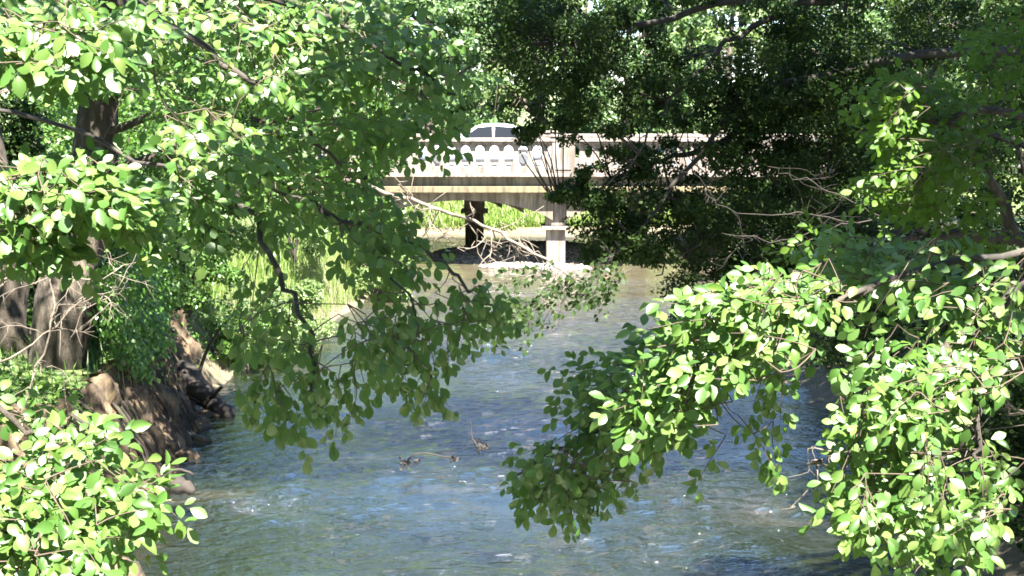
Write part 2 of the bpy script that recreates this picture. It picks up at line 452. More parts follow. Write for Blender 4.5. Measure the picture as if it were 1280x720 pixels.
for x, s in ((-10.9, -1), (14.1, 1)):
    b = MB(); b.box(min(x, x + s * 1.2), max(x, x + s * 1.2), YF + 0.1, YB - 0.1, -0.3, 2.83)
    b.build('abutment', M['concrete_dark'], bridge, BO, False)

# ------------------------------------------------------------------ the car on the bridge
def make_car():
    y0, z0 = 43.6, DECK + 0.06
    car = empty('car', (-1.0, y0, z0), 'silvery white saloon car crossing the bridge behind the balustrade', 'car')
    paint = plain('car_paint', (0.62, 0.66, 0.74), 0.22, 0.25, 0.6)
    cn = paint.node_tree.nodes['Principled BSDF']; cn.inputs['Coat Weight'].default_value = 1.0; cn.inputs['Coat Roughness'].default_value = 0.04
    glass = plain('car_glass', (0.01, 0.011, 0.012), 0.06, 0.0, 0.3)
    rubber = plain('tyre_rubber', (0.02, 0.02, 0.02), 0.8); alloy = plain('wheel_alloy', (0.5, 0.5, 0.52), 0.3, 0.9)
    lamp = plain('headlamp_lens', (0.7, 0.72, 0.75), 0.1); trim = plain('black_trim', (0.02, 0.02, 0.02), 0.5); red = plain('tail_lens', (0.35, 0.02, 0.02), 0.15)
    # stations along the car: x from the nose (left), rows (half width, z) up the side
    L = 4.55
    st = [(0.0, 0.30, 0.62, 0.60, 0.66), (0.12, 0.22, 0.70, 0.78, 0.72), (0.6, 0.18, 0.78, 0.86, 0.82), (1.35, 0.17, 0.88, 0.89, 0.92), (1.9, 0.17, 0.92, 0.90, 0.95),
          (2.9, 0.17, 0.93, 0.90, 0.97), (3.6, 0.18, 0.95, 0.89, 1.0), (4.2, 0.22, 0.95, 0.85, 1.0), (4.48, 0.3, 0.86, 0.76, 0.94), (4.55, 0.38, 0.8, 0.66, 0.86)]
    rings = []
    for x, zb, zs, hw, zt in st:
        ring = [(-hw * 0.9, zb), (-hw, zb + 0.12), (-hw * 1.01, zb + 0.32), (-hw * 0.97, zs - 0.04), (-hw * 0.86, zt), (-hw * 0.4, zt + 0.025), (hw * 0.4, zt + 0.025),
                (hw * 0.86, zt), (hw * 0.97, zs - 0.04), (hw * 1.01, zb + 0.32), (hw, zb + 0.12), (hw * 0.9, zb)]
        rings.append([(x - L / 2, yy, z) for yy, z in ring])
    n = 12
    def loft(rings, closed=True):
        n = len(rings[0]); f = []
        for k in range(len(rings) - 1):
            for i in range(n):
                j = (i + 1) % n
                f.append((k * n + i, (k + 1) * n + i, (k + 1) * n + j, k * n + j))
        f.append(tuple(range(n))); f.append(tuple((len(rings) - 1) * n + i for i in range(n - 1, -1, -1)))
        return [p for r in rings for p in r], f
    b = MB(); b.add(*loft(rings)); o = b.build('body', paint, car)
    m = o.modifiers.new('sub', 'SUBSURF'); m.levels = m.render_levels = 1
    # cabin: roof and pillars, glass set between
    cab = [(1.35, 0.93, 0.76), (2.05, 1.38, 0.60), (2.35, 1.46, 0.57), (3.0, 1.47, 0.56), (3.35, 1.41, 0.57), (4.1, 1.0, 0.70)]
    rings = []
    for x, zt, hw in cab:
        zb = 0.9
        rings.append([(x - L / 2, -0.77, zb), (x - L / 2, -hw - 0.04, zt - 0.06 if zt > 1.1 else zt - 0.02), (x - L / 2, -hw * 0.7, zt), (x - L / 2, hw * 0.7, zt), (x - L / 2, hw + 0.04, zt - 0.06 if zt > 1.1 else zt - 0.02), (x - L / 2, 0.77, zb)])
    b = MB(); b.add(*loft(rings)); b.build('roof', paint, car)
    for s in (-1, 1):
        def side(pts, name):
            b = MB(); v = []
            for x, z in pts:
                t = (z - 0.9) / 0.5; yy = s * (0.785 - 0.165 * t)
                v += [(x - L / 2, yy, z), (x - L / 2, yy - s * 0.03, z)]
            k = len(pts)
            f = [tuple(2 * i for i in range(k)), tuple(2 * i + 1 for i in reversed(range(k)))] + [(2 * i, 2 * i + 1, 2 * ((i + 1) % k) + 1, 2 * ((i + 1) % k)) for i in range(k)]
            b.add(v, f); return b.build(name, glass, car, smooth=False)
        side([(1.62, 0.98), (2.12, 1.33), (2.62, 1.38), (2.62, 0.98)], 'side_window')
        side([(2.70, 0.98), (2.70, 1.38), (3.25, 1.34), (3.72, 1.02), (3.70, 0.98)], 'side_window')
        b = MB(); b.box(-0.72, -0.56, *sorted((s * 0.92, s * 1.04)), 0.93, 1.04); b.build('wing_mirror', paint, car, smooth=False, bevel=0.03)
        b = MB(); b.box(-2.2, -1.95, *sorted((s * 0.5, s * 0.79)), 0.58, 0.70); b.build('headlight', lamp, car, smooth=False, bevel=0.03)
        b = MB(); b.box(2.12, 2.26, *sorted((s * 0.5, s * 0.79)), 0.72, 0.86); b.build('taillight', red, car, smooth=False, bevel=0.02)
        for x in (0.85, 3.65):
            c = np.array([x - L / 2, s * 0.80, 0.32])
            b = MB(); b.tube([c + (0, s * -0.1, 0), c + (0, s * -0.09, 0), c + (0, s * 0.09, 0), c + (0, s * 0.1, 0)], [0.27, 0.32, 0.32, 0.27], 24)
            w = b.build('wheel', rubber, car)
            b = MB(); b.tube([c + (0, s * 0.09, 0), c + (0, s * 0.112, 0)], [0.20, 0.16], 16); b.build('rim', alloy, w, smooth=False)
    b = MB(); b.add([(1.47 - L / 2, -0.66, 1.02), (1.47 - L / 2, 0.66, 1.02), (2.02 - L / 2, 0.54, 1.385), (2.02 - L / 2, -0.54, 1.385)], [(0, 3, 2, 1)]); b.build('windscreen', glass, car, smooth=False)
    b = MB(); b.add([(4.0 - L / 2, -0.62, 1.075), (4.0 - L / 2, 0.62, 1.075), (3.42 - L / 2, 0.52, 1.395), (3.42 - L / 2, -0.52, 1.395)], [(0, 1, 2, 3)]); b.build('rear_window', glass, car, smooth=False)
    b = MB(); b.box(-2.29, -2.22, -0.6, 0.6, 0.34, 0.48); b.build('grille', trim, car, smooth=False)
    for ch in car.children:
        if ch.name.startswith('windscreen') or ch.name.startswith('rear_window'): pass
make_car()

# ------------------------------------------------------------------ trees
UP = np.array([0, 0, 1.0])
DARK, BRIGHT = [], []            # where the near foliage stands in shade or in sun (decides where the crowns above have gaps)

class Tree:
    def __init__(s, name, label, cat, base, group=None, bark='bark'):
        s.base = np.asarray(base, float); s.root = empty(name, s.base, label, cat, group)
        s.bark = M[bark]; s.pts = []; s.tw = MB(); s.pos = []; s.dir = []; s.nrm = []; s.size = []; s.kits = []; s.top = None
    def trunk(s, ctrl, r0, r1, n=14, name='trunk', sides=12, lumps=0.06):
        p = curve(ctrl, n, r0 * 0.12)
        rr = np.linspace(1, 0, n) ** 0.8 * (r0 - r1) + r1
        rr = rr * (1 + R.normal(0, lumps, n)); rr[0] *= 1.35
        b = MB(); b.tube(p, rr, sides); b.build(name, s.bark, s.root, s.base)
        s.pts += list(p)
        return p
    def limb(s, ctrl, r0, r1, n=18, wob=0.02, mat=None, name='limb'):
        p = curve(ctrl, n, wob)
        b = MB(); b.tube(p, np.linspace(r0, r1, n), 8); b.build(name, mat or s.bark, s.root, s.base)
        q = curve(p, n * 4)
        s.pts += list(q)
        return p
    def twig(s, base, direc, length, leaf, face, droop=0.25, step=0.55, hang=0.0, link=True, spread=0.5):
        base = np.asarray(base, float)
        if link and s.pts:
            A = np.asarray(s.pts); d = np.linalg.norm(A - base, axis=1); k = int(np.argmin(d + R.uniform(0, 0.15, len(d))))
            if 0.04 < d[k] < 4:
                m = 0.5 * (A[k] + base) + R.normal(0, 0.08 * d[k], 3)
                s.tw.tube(curve([A[k], m, base], 5), np.linspace(min(0.003 + 0.002 * d[k], 0.007), 0.002, 5), 4, False)
                if d[k] < 1.5: s.pts += [base]
        n = 6
        t = nz(np.asarray(direc, float)); p = [base]
        for k in range(n - 1):
            t = nz(t + np.array([0, 0, -droop / n]) + R.normal(0, 0.10, 3)); p.append(p[-1] + t * length / (n - 1))
        p = np.array(p)
        s.tw.tube(p, np.linspace(0.0026, 0.0012, n), 4, False)
        fn = nz(np.asarray(face, float) + R.normal(0, 0.22, 3))          # the plane this spray lies in
        ns = max(3, int(length / 0.062))
        for i in range(ns + 1):
            u = (i + 0.5) / (ns + 0.5) * (n - 1); k = min(int(u), n - 2); q = p[k] + (p[k + 1] - p[k]) * (u - k); tt = nz(p[k + 1] - p[k])
            sd = nz(np.cross(fn, tt)) * (1 if i % 2 else -1)
            sh = R.uniform(0.04, 0.11) * (1.1 - 0.55 * i / (ns + 1)); d2 = nz(tt * R.uniform(0.5, 0.9) + sd + R.normal(0, 0.18, 3) - UP * hang * 0.4)
            if i == ns: d2 = tt; sh = 0.06
            m = 2 + int(sh / (leaf * 0.62))
            for a in range(m):
                v = (a + 0.7) / m; qq = q + d2 * sh * v
                s2 = nz(np.cross(fn, d2)) * (1 if a % 2 else -1) * (0.12 if a == m - 1 else 1)
                dl = nz(d2 * R.uniform(0.5, 0.9) + s2 * R.uniform(0.4, 1.0) + R.normal(0, 0.2, 3) - UP * hang)
                sz = leaf * (0.5 + 0.75 * R.beta(2.2, 1.6))
                s.pos.append(qq + dl * sz * 0.12); s.dir.append(dl); s.nrm.append(fn + R.normal(0, spread, 3)); s.size.append(sz)
    def region(s, px, py, rx, ry, d, dd, n, ang, light, leaf=0.06, length=0.29, hang=0.1, spread=0.28, droop=0.3, rot=0.0, fan=55, step=0.55):
        """n twigs in a tilted patch of the crown around a point"""
        for i in range(n):
            a = R.uniform(0, 2 * math.pi); r = math.sqrt(R.uniform(0, 1))
            u, v = r * math.cos(a) * rx, r * math.sin(a) * ry
            c, sn = math.cos(math.radians(rot)), math.sin(math.radians(rot))
            q = P(px + u * c - v * sn, py + u * sn + v * c, d + R.uniform(-dd, dd))
            th = math.radians(ang + R.uniform(-fan, fan))
            L = length * R.uniform(0.55, 1.2)
            dv = nz(np.array([math.cos(th), R.uniform(-0.7, 0.7), -math.sin(th)]))
            q0 = q - dv * L * 0.5
            if light >= 0.5 or hang < 0.3: face = S * 0.85 + np.array([0, -0.25, 0])
            else: face = np.array([0, -0.75, 0.45])
            s.twig(q0, dv, L, leaf, face, droop, step, hang, True, spread)
            hsh = math.sin(math.floor((px + u * c) / 75) * 12.9898 + math.floor((py + v * c) / 60) * 78.233) * 43758.5453
            (BRIGHT if hsh - math.floor(hsh) < light else DARK).append((q, s))
    def cloud(s, centers, rad, n, leaf, mat, shape='small', flat=0.7, upb=0.5, twigs=True):
        """leaf clumps of a crown: n leaves round the given centres"""
        c = np.asarray(centers, float)
        k = R.randint(0, len(c), n)
        g = R.normal(0, 1, (n, 3)); g = nz(g) * (R.uniform(0, 1, (n, 1)) ** 0.45)
        rr = np.broadcast_to(np.asarray(rad, float), (len(c),))[k][:, None]
        off = g * rr * np.array([1, 1, flat])
        pos = c[k] + off
        nr = nz(off + UP * 0.25 * rr) * 0.7 + UP * upb + R.normal(0, 0.5, (n, 3))
        dr = nz(off) * 0.6 + R.normal(0, 0.7, (n, 3)) - UP * 0.25
        s.kits.append((pos, dr, nr, leaf * R.uniform(0.6, 1.3, n), mat, shape))
        if twigs and s.pts:
            A = np.asarray(s.pts)
            for q in c:
                d = np.linalg.norm(A - q, axis=1); j = int(np.argmin(d))
                if d[j] > 0.1:
                    m = 0.5 * (A[j] + q) + R.normal(0, 0.06 * d[j], 3); m[2] += 0.05 * d[j]
                    r = min(0.035, 0.006 + 0.006 * d[j])
                    s.tw.tube(curve([A[j], m, q], 6), np.linspace(r, 0.005, 6), 4, False)
    def finish(s, mat, shape='full', twigmat=None):
        if s.tw.n: s.tw.build('twigs', twigmat or M['twig'], s.root, s.base)
        if s.pos: leaves_mesh('foliage', s.pos, s.dir, s.nrm, s.size, mat, s.root, s.base, shape)
        if s.kits:
            by = {}
            for k in s.kits: by.setdefault((k[4].name, k[5]), []).append(k)
            for (mn, sh), ks in by.items():
                leaves_mesh('crown', np.concatenate([k[0] for k in ks]), np.concatenate([k[1] for k in ks]), np.concatenate([k[2] for k in ks]),
                            np.concatenate([k[3] for k in ks]), ks[0][4], s.root, s.base, sh)

def gz(x, y): return float(ground_z(np.array(x), np.array(y)))

# --- near alder on the left (trunk just outside the frame)
A1 = Tree('alder_tree', 'large-leaved alder whose sunlit sprays hang in from the upper left over the water', 'tree', (-4.6, 6.3, 0), None, 'bark_dark')
A1.base[2] = 0; A1.root.location.z = 0
tp = A1.trunk([(-5.9, 6.0, gz(-5.9, 6.0) - 0.2), (-5.6, 6.0, 4), (-5.2, 6.2, 7), (-4.9, 6.4, 10.5)], 0.24, 0.07)
A1.limb([(-5.45, 6.1, 4.6), P(-150, 90, 5.3), P(60, 70, 4.9), P(175, 75, 5.0)], 0.018, 0.008)
A1.limb([(-5.5, 6.1, 3.9), P(-120, 290, 5.0), P(60, 250, 4.8), P(200, 245, 4.9)], 0.016, 0.007)
A1.limb([(-5.3, 6.2, 6.0), P(0, -120, 6.2), P(280, -30, 6.2), P(480, 60, 6.3), P(570, 120, 6.4)], 0.026, 0.006)
A1.limb([P(0, -120, 6.2), P(220, 40, 6.0), P(340, 120, 6.0), P(420, 210, 6.2)], 0.025, 0.007)
A1.limb([(-5.4, 6.2, 5.2), P(0, 140, 6.8), P(150, 195, 6.6), P(290, 215, 6.4), P(400, 260, 6.2), P(500, 350, 6.0), P(520, 440, 5.9)], 0.014, 0.004)
A1.limb([P(290, 215, 6.4), P(340, 330, 6.0), P(390, 430, 5.8), P(400, 520, 5.7)], 0.018, 0.005)
A1.limb([P(400, 260, 6.2), P(520, 310, 6.4), P(590, 360, 6.6), P(630, 400, 6.8)], 0.016, 0.005)
b_ = 1.0
A1.top = np.array([-5.17, 6.2, 7.2])
A1.region(70, 45, 96.0, 32.0, 4.9, 0.35, 60, -5, b_, 0.066)
A1.region(75, 235, 101.0, 30.0, 4.8, 0.3, 54, 10, b_, 0.066)
A1.region(40, 285, 41.0, 20.0, 4.8, 0.2, 18, 40, b_, 0.066)
A1.region(165, 262, 16.0, 14.0, 4.8, 0.15, 8, 15, b_, 0.066)
A1.region(285, 190, 81.0, 32.0, 5.7, 0.4, 25, 15, 0.8, 0.062)
A1.region(250, 262, 12, 30.0, 5.6, 0.2, 6, 70, 0.7, 0.062)
A1.region(430, 45, 116.0, 45.0, 6.3, 0.5, 58, 15, 0.55, 0.062)
A1.region(260, 90, 106.0, 60.0, 6.4, 0.5, 11, 20, 0.25, 0.062)
A1.region(250, 20, 106.0, 30.0, 6.4, 0.5, 21, 5, 0.5, 0.062)
A1.region(360, 95, 26.0, 10, 5.9, 0.3, 6, 15, 1.0, 0.068)
A1.region(440, 150, 96.0, 60.0, 6.6, 0.5, 16, 40, 0.12, 0.062, hang=0.3)
A1.region(540, 110, 36.0, 60.0, 6.6, 0.4, 12, 40, 0.2, 0.062, hang=0.3)
A1.region(410, 255, 96.0, 45.0, 6.4, 0.5, 18, 40, 0.08, 0.060, hang=0.4)
A1.region(490, 320, 66.0, 45.0, 6.2, 0.4, 15, 50, 0.0, 0.060, hang=0.5)
A1.region(395, 430, 125, 46, 5.8, 0.4, 20, 80, 0.0, 0.061, hang=0.7)
A1.region(390, 500, 86.0, 32.0, 5.7, 0.3, 14, 85, 0.0, 0.061, hang=0.8, length=0.22)
A1.region(520, 430, 46.0, 50.0, 6.0, 0.3, 14, 70, 0.0, 0.061, hang=0.7)
A1.region(590, 385, 36.0, 18.0, 6.4, 0.3, 11, 20, 0.05, 0.056, hang=0.4)
A1.region(330, 370, 46.0, 40.0, 6.2, 0.3, 4, 60, 0.1, 0.059, hang=0.5)
A1.region(545, 490, 12, 20.0, 6.0, 0.1, 3, 85, 0.0, 0.061, hang=0.8, length=0.18)

# --- near alder shrub at the lower left corner
A2 = Tree('alder_shrub', 'young alder shrub with sunlit rounded leaves in the lower left corner', 'shrub', (-2.9, 4.2, 0.0))
A2.top = np.array([-5.17, 6.2, 7.2])
A2.limb([(-2.9, 4.2, 0.1), (-2.7, 4.3, 1.4), P(-60, 700, 4.6), P(40, 640, 4.5), P(130, 600, 4.5)], 0.03, 0.006)
A2.limb([(-2.9, 4.2, 0.1), (-2.75, 4.4, 2.0), P(-90, 560, 4.7), P(40, 530, 4.7), P(130, 530, 4.7)], 0.025, 0.006)
A2.limb([(-2.9, 4.2, 0.1), (-2.5, 4.2, 1.3), P(-20, 780, 4.4), P(60, 700, 4.4)], 0.025, 0.006)
A2.region(58, 645, 96.0, 35.0, 4.5, 0.3, 44, 5, 1.0, 0.060)
A2.region(15, 606, 56.0, 30.0, 4.7, 0.3, 18, -5, 0.8, 0.060)
A2.region(40, 685, 61.0, 40.0, 4.4, 0.3, 32, 10, 1.0, 0.060)
A2.region(95, 548, 22.0, 20.0, 4.7, 0.2, 8, 0, 0.8, 0.058)
A2.region(160, 612, 16.0, 12.0, 4.5, 0.15, 8, 15, 1.0, 0.062)
A2.region(20, 510, 26.0, 10, 4.9, 0.2, 3, -10, 0.3, 0.056)

# --- near alder on the right, branches sweeping down to the water
A3 = Tree('alder_tree', 'alder on the right whose sunlit branch reaches down across the dark water', 'tree', (5.9, 7.2, 0), None, 'bark_dark')
A3.trunk([(5.9, 7.2, gz(5.9, 7.2) - 0.2), (5.4, 7.0, 3.2), (5.1, 6.8, 6.5), (5.0, 6.6, 9.5)], 0.2, 0.06)
A3.top = np.array([5.1, 6.8, 6.6])
A3.limb([(5.35, 7.0, 3.8), P(1400, 330, 5.8), P(1260, 310, 5.5), P(1090, 360, 5.2), P(960, 395, 5.05), P(860, 445, 5.0)], 0.026, 0.005)
A3.limb([P(1330, 320, 5.6), P(1220, 410, 5.4), P(1150, 480, 5.2), P(1140, 580, 5.1), P(1150, 690, 5.0)], 0.025, 0.007)
A3.limb([P(1090, 360, 5.2), P(960, 450, 5.5), P(840, 510, 5.7), P(720, 555, 5.8), P(650, 590, 5.8)], 0.016, 0.005)
A3.limb([P(1220, 410, 5.4), P(1220, 540, 5.2), P(1230, 660, 5.1)], 0.014, 0.005)
A3.region(900, 425, 101.0, 52.0, 5.0, 0.3, 67, 165, 1.0, 0.060, rot=-28)
A3.region(840, 505, 51.0, 30.0, 5.0, 0.2, 29, 150, 1.0, 0.060)
A3.region(1005, 375, 41.0, 26.0, 5.1, 0.2, 20, 170, 0.9, 0.060)
A3.region(960, 500, 56.0, 40.0, 5.3, 0.25, 4, 110, 0.15, 0.058, hang=0.4)
A3.region(915, 565, 56.0, 20.0, 5.5, 0.25, 4, 100, 0.0, 0.056, hang=0.6)
A3.region(750, 555, 91.0, 52.0, 5.7, 0.3, 46, 150, 0.0, 0.053, hang=0.6, rot=-20, length=0.22)
A3.region(790, 480, 76.0, 30.0, 5.9, 0.3, 29, 160, 0.0, 0.053, hang=0.5, length=0.22)
A3.region(700, 610, 36.0, 20.0, 5.7, 0.2, 13, 120, 0.0, 0.053, hang=0.7, length=0.22)
A3.region(1180, 360, 96.0, 50.0, 5.6, 0.4, 32, 160, 0.3, 0.060)
A3.region(1090, 330, 66.0, 30.0, 5.9, 0.4, 19, 170, 0.15, 0.058)
A3.region(1150, 470, 86.0, 45.0, 5.2, 0.3, 40, 140, 0.85, 0.060)
A3.region(1120, 560, 71.0, 50.0, 5.1, 0.3, 44, 120, 0.8, 0.060)
A3.region(1160, 650, 81.0, 50.0, 5.0, 0.3, 35, 110, 0.8, 0.060)
A3.region(1230, 440, 31.0, 50.0, 5.5, 0.3, 20, 140, 0.4, 0.060)
A3.region(1240, 610, 16.0, 60.0, 5.2, 0.2, 12, 90, 0.5, 0.060)
A3.region(1070, 620, 12, 30.0, 5.0, 0.1, 5, 150, 1.0, 0.060, length=0.22)

# --- second broad-leaved tree on the right, standing in shade
A4 = Tree('alder_tree', 'shaded mid green alder behind the sunlit branch at the right edge', 'tree', (7.2, 11.5, 0))
A4.trunk([(7.2, 11.5, gz(7.2, 11.5) - 0.2), (6.6, 11.0, 3.0), (6.0, 10.4, 6.0), (5.8, 10.2, 9.5)], 0.22, 0.07)
A4.top = np.array([5.95, 10.35, 6.6])
A4.limb([(6.9, 11.3, 1.8), P(1370, 370, 10), P(1275, 300, 9.4), P(1248, 240, 9.2), P(1200, 170, 9.0), P(1140, 110, 8.8)], 0.07, 0.01)
A4.limb([P(1275, 300, 9.4), P(1180, 292, 9.0), P(1110, 305, 8.8), P(1050, 335, 8.6)], 0.04, 0.01)
A4.limb([(6.4, 10.8, 4.2), P(1300, 150, 9.0), P(1180, 150, 8.6), P(1090, 180, 8.5)], 0.04, 0.01)
A4.region(1190, 150, 86.0, 50.0, 8.7, 0.6, 37, 165, 0.04, 0.068, length=0.36)
A4.region(1180, 225, 91.0, 40.0, 8.8, 0.6, 35, 165, 0.04, 0.068, length=0.36)
A4.region(1130, 120, 46.0, 26.0, 8.6, 0.5, 16, 170, 0.04, 0.068, length=0.36)
A4.region(1230, 300, 46.0, 35.0, 9.2, 0.5, 15, 150, 0.05, 0.064, length=0.36)
A4.region(1130, 205, 16.0, 10, 8.3, 0.2, 3, 175, 1.0, 0.068, length=0.36)
A4.region(1050, 310, 76.0, 20.0, 9.0, 0.6, 16, 170, 0.04, 0.064, length=0.36)
A4.region(1250, 60, 46.0, 50.0, 9.5, 0.6, 19, 160, 0.04, 0.068, length=0.36)

def carry(t, cs, top, n, r):
    """boughs that carry a crown: from the stem to spots far apart"""
    A = np.array(cs); pick = [0]
    while len(pick) < min(n, len(cs)):
        dd = np.min(np.linalg.norm(A[:, None] - A[pick][None], axis=2), axis=1); pick.append(int(np.argmax(dd)))
    for k in pick:
        q = A[k]; m = 0.5 * (top + q) + np.array([0, 0, 0.25])
        b = MB(); b.tube(curve([top, m, q], 12, 0.02), np.linspace(r, 0.01, 12), 7); b.build('limb', t.bark, t.root, t.base)

# crowns above the frame: grown where they throw the shade seen below, with gaps where the sprays stand in sun
def upper_crown(dark, bright, zc, cell, r_dark, r_bright, leaf, length, prob, extra=0.0):
    def proj(q): return q[:2] + S[:2] / S[2] * (zc - q[2])
    D = np.array([proj(q) for q, s in dark]); B = np.array([proj(q) for q, s in bright]); own = [s for q, s in dark]
    lo, hi = D.min(0) - r_dark, D.max(0) + r_dark
    cnt = 0; out = {}
    for gx in np.arange(lo[0], hi[0], cell):
        for gy in np.arange(lo[1], hi[1], cell):
            c = np.array([gx, gy]) + R.uniform(-0.4, 0.4, 2) * cell
            dd = np.linalg.norm(D - c, axis=1); k = int(np.argmin(dd))
            if dd[k] > r_dark: continue
            if len(B) and np.linalg.norm(B - c, axis=1).min() < r_bright: continue
            if R.uniform() > prob: continue
            out.setdefault(id(own[k]), (own[k], []))[1].append(np.array([c[0], c[1], zc + R.uniform(-0.15, 0.15)]))
            cnt += 1
    for t, cs in out.values():
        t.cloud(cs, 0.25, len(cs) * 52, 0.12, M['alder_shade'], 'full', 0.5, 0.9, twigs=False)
        carry(t, cs, t.top, 7, 0.04)
    return cnt
DARK = [(q, A1 if s is A2 else s) for q, s in DARK]
for zc in (7.2, 7.6, 8.0):
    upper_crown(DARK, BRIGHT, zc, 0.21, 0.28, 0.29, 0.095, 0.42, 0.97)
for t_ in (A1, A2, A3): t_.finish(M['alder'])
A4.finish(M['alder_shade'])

# --- the dark fine-leaved tree reaching across from the right
D1 = Tree('broadleaf_tree', 'dark fine-leaved tree whose boughs reach from the right across the bridge', 'tree', (9.6, 17.5, 0), None, 'bark_dark')
D1.trunk([(9.6, 17.5, gz(9.6, 17.5) - 0.3), (9.2, 17.3, 4), (8.8, 17.0, 8), (8.4, 16.6, 13)], 0.34, 0.1)
LB = []
def dl(c, r0, r1, n=22): LB.append(D1.limb([np.array(k[0]) if len(k) == 1 else P(*k) for k in c], r0, r1, n, 0.03))
dl([((9.1, 17.2, 5.5),), (1380, 60, 17), (1150, 70, 16.8), (1000, 102, 16.6), (925, 130, 16.5), (845, 230, 16.3), (770, 320, 16.2), (735, 355, 16.1)], 0.08, 0.008)
dl([((9.0, 17.2, 6.5),), (1300, -60, 17), (1100, -20, 16.6), (910, 4, 16.3), (790, 30, 16.2), (690, 60, 16)], 0.10, 0.014)
dl([(1100, -20, 16.6), (965, 20, 16.4), (920, 48, 16.3), (870, 92, 16.2), (820, 150, 16.1), (790, 200, 16)], 0.05, 0.01)
dl([(1000, 102, 16.6), (900, 180, 16.9), (820, 200, 17), (740, 235, 17), (685, 250, 17)], 0.05, 0.008)
dl([((9.2, 17.3, 4.2),), (1300, 180, 17.3), (1120, 150, 17.2), (1020, 200, 17), (940, 260, 16.8), (850, 320, 16.6), (820, 345, 16.5)], 0.06, 0.008)
dl([((9.3, 17.3, 3.0),), (1290, 300, 17.5), (1120, 290, 17.4), (1000, 330, 17.2), (920, 380, 17)], 0.07, 0.012)
FD = []
def fd(px, py, rx, ry, d, dd, n, r=0.32):
    for i in range(n):
        a = R.uniform(0, 6.28); q = math.sqrt(R.uniform())
        FD.append((P(px + q * rx * math.cos(a), py + q * ry * math.sin(a), d + R.uniform(-dd, dd)), r * R.uniform(0.6, 1.25)))
fd(690, 60, 70, 60, 16.2, 0.8, 44)
fd(640, 20, 50, 40, 16.5, 0.8, 14, 0.26)
fd(760, 130, 70, 60, 16.4, 0.8, 26, 0.17)
fd(700, 130, 45, 35, 16.4, 0.8, 13, 0.24)
fd(880, 40, 150, 50, 16.6, 1.0, 56, 0.2)
fd(1070, 60, 110, 70, 17.2, 1.2, 80, 0.28)
fd(880, 130, 100, 36, 16.6, 0.8, 44, 0.19)
fd(1020, 160, 100, 70, 17.2, 1.2, 90)
fd(850, 200, 80, 25, 16.6, 0.7, 24, 0.18)
fd(950, 200, 60, 34, 16.8, 0.7, 34, 0.24)
fd(980, 110, 90, 40, 17, 0.9, 30, 0.22)
fd(760, 205, 60, 22, 16.6, 0.7, 6, 0.15)
fd(715, 238, 36, 16, 16.6, 0.5, 12, 0.17)
fd(800, 272, 80, 40, 16.8, 0.8, 52, 0.25)
fd(950, 280, 120, 55, 17.2, 1.2, 90)
fd(655, 168, 26, 8, 16.3, 0.3, 6, 0.12)
fd(780, 312, 60, 20, 16.6, 0.6, 26, 0.2)
fd(920, 350, 90, 36, 17.3, 0.8, 44, 0.26)
fd(900, 400, 60, 24, 17.3, 0.6, 20, 0.22)
fd(1040, 390, 70, 60, 18, 1.0, 40)
fd(1130, 300, 140, 120, 18.5, 1.0, 80)
fd(1200, 100, 120, 110, 18.5, 1.2, 80)
c_ = np.array([q for q, r in FD]); r_ = np.array([r for q, r in FD])
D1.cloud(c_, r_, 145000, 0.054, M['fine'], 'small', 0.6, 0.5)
# its upper crown: unseen clumps placed to shade the boughs and right bank
UC = []
right_bank = [np.array([x, y, 0.6]) for x in (4.6, 5.4, 6.2, 7.2, 8.2) for y in np.arange(8, 20, 0.8)]
bridge_pts = [np.array([-5.5, y, z]) for y in (17.6, 18.4, 19.2, 20) for z in (1.4, 2.2)] + [np.array([x, y, 0.8]) for x in (-5.6, -5.0, -4.4, -3.6) for y in (26, 28, 30, 32, 34)] + [np.array([x, 40.0, z]) for x in np.arange(-6, 9, 0.5) for z in (2.4, 3.3, 4.1)] + [np.array([x, y, 0.0]) for x in np.arange(-1.5, 4, 0.7) for y in np.arange(29, 40, 1.0)]
def shade_cells(pts, zc, cell, rd, avoid, ra, prob):
    def proj(q): return q[:2] + S[:2] / S[2] * (zc - q[2])
    D = np.array([proj(q) for q in pts]); B = np.array([proj(q) for q in avoid]) if len(avoid) else None
    lo, hi = D.min(0) - rd, D.max(0) + rd; out = []
    for gx in np.arange(lo[0], hi[0], cell):
        for gy in np.arange(lo[1], hi[1], cell):
            c = np.array([gx, gy]) + R.uniform(-0.4, 0.4, 2) * cell
            if np.linalg.norm(D - c, axis=1).min() > rd or R.uniform() > prob: continue
            if B is not None and np.linalg.norm(B - c, axis=1).min() < ra: continue
            out.append(np.array([c[0], c[1], zc + R.uniform(-0.5, 0.5)]))
    return out
near_bright = [q for q, s in BRIGHT]
for zc in (9.5, 11.5):
    UC += shade_cells(c_, zc, 0.55, 0.6, bridge_pts + near_bright, 0.6, 0.95)
    UC += shade_cells(right_bank, zc, 0.6, 0.5, bridge_pts + near_bright, 0.5, 0.95)
print('upper clumps', len(UC))
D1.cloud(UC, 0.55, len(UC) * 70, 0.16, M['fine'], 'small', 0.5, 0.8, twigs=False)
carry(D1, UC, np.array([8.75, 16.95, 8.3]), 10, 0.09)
D1.finish(M['fine'], twigmat=M['bark_dark'])

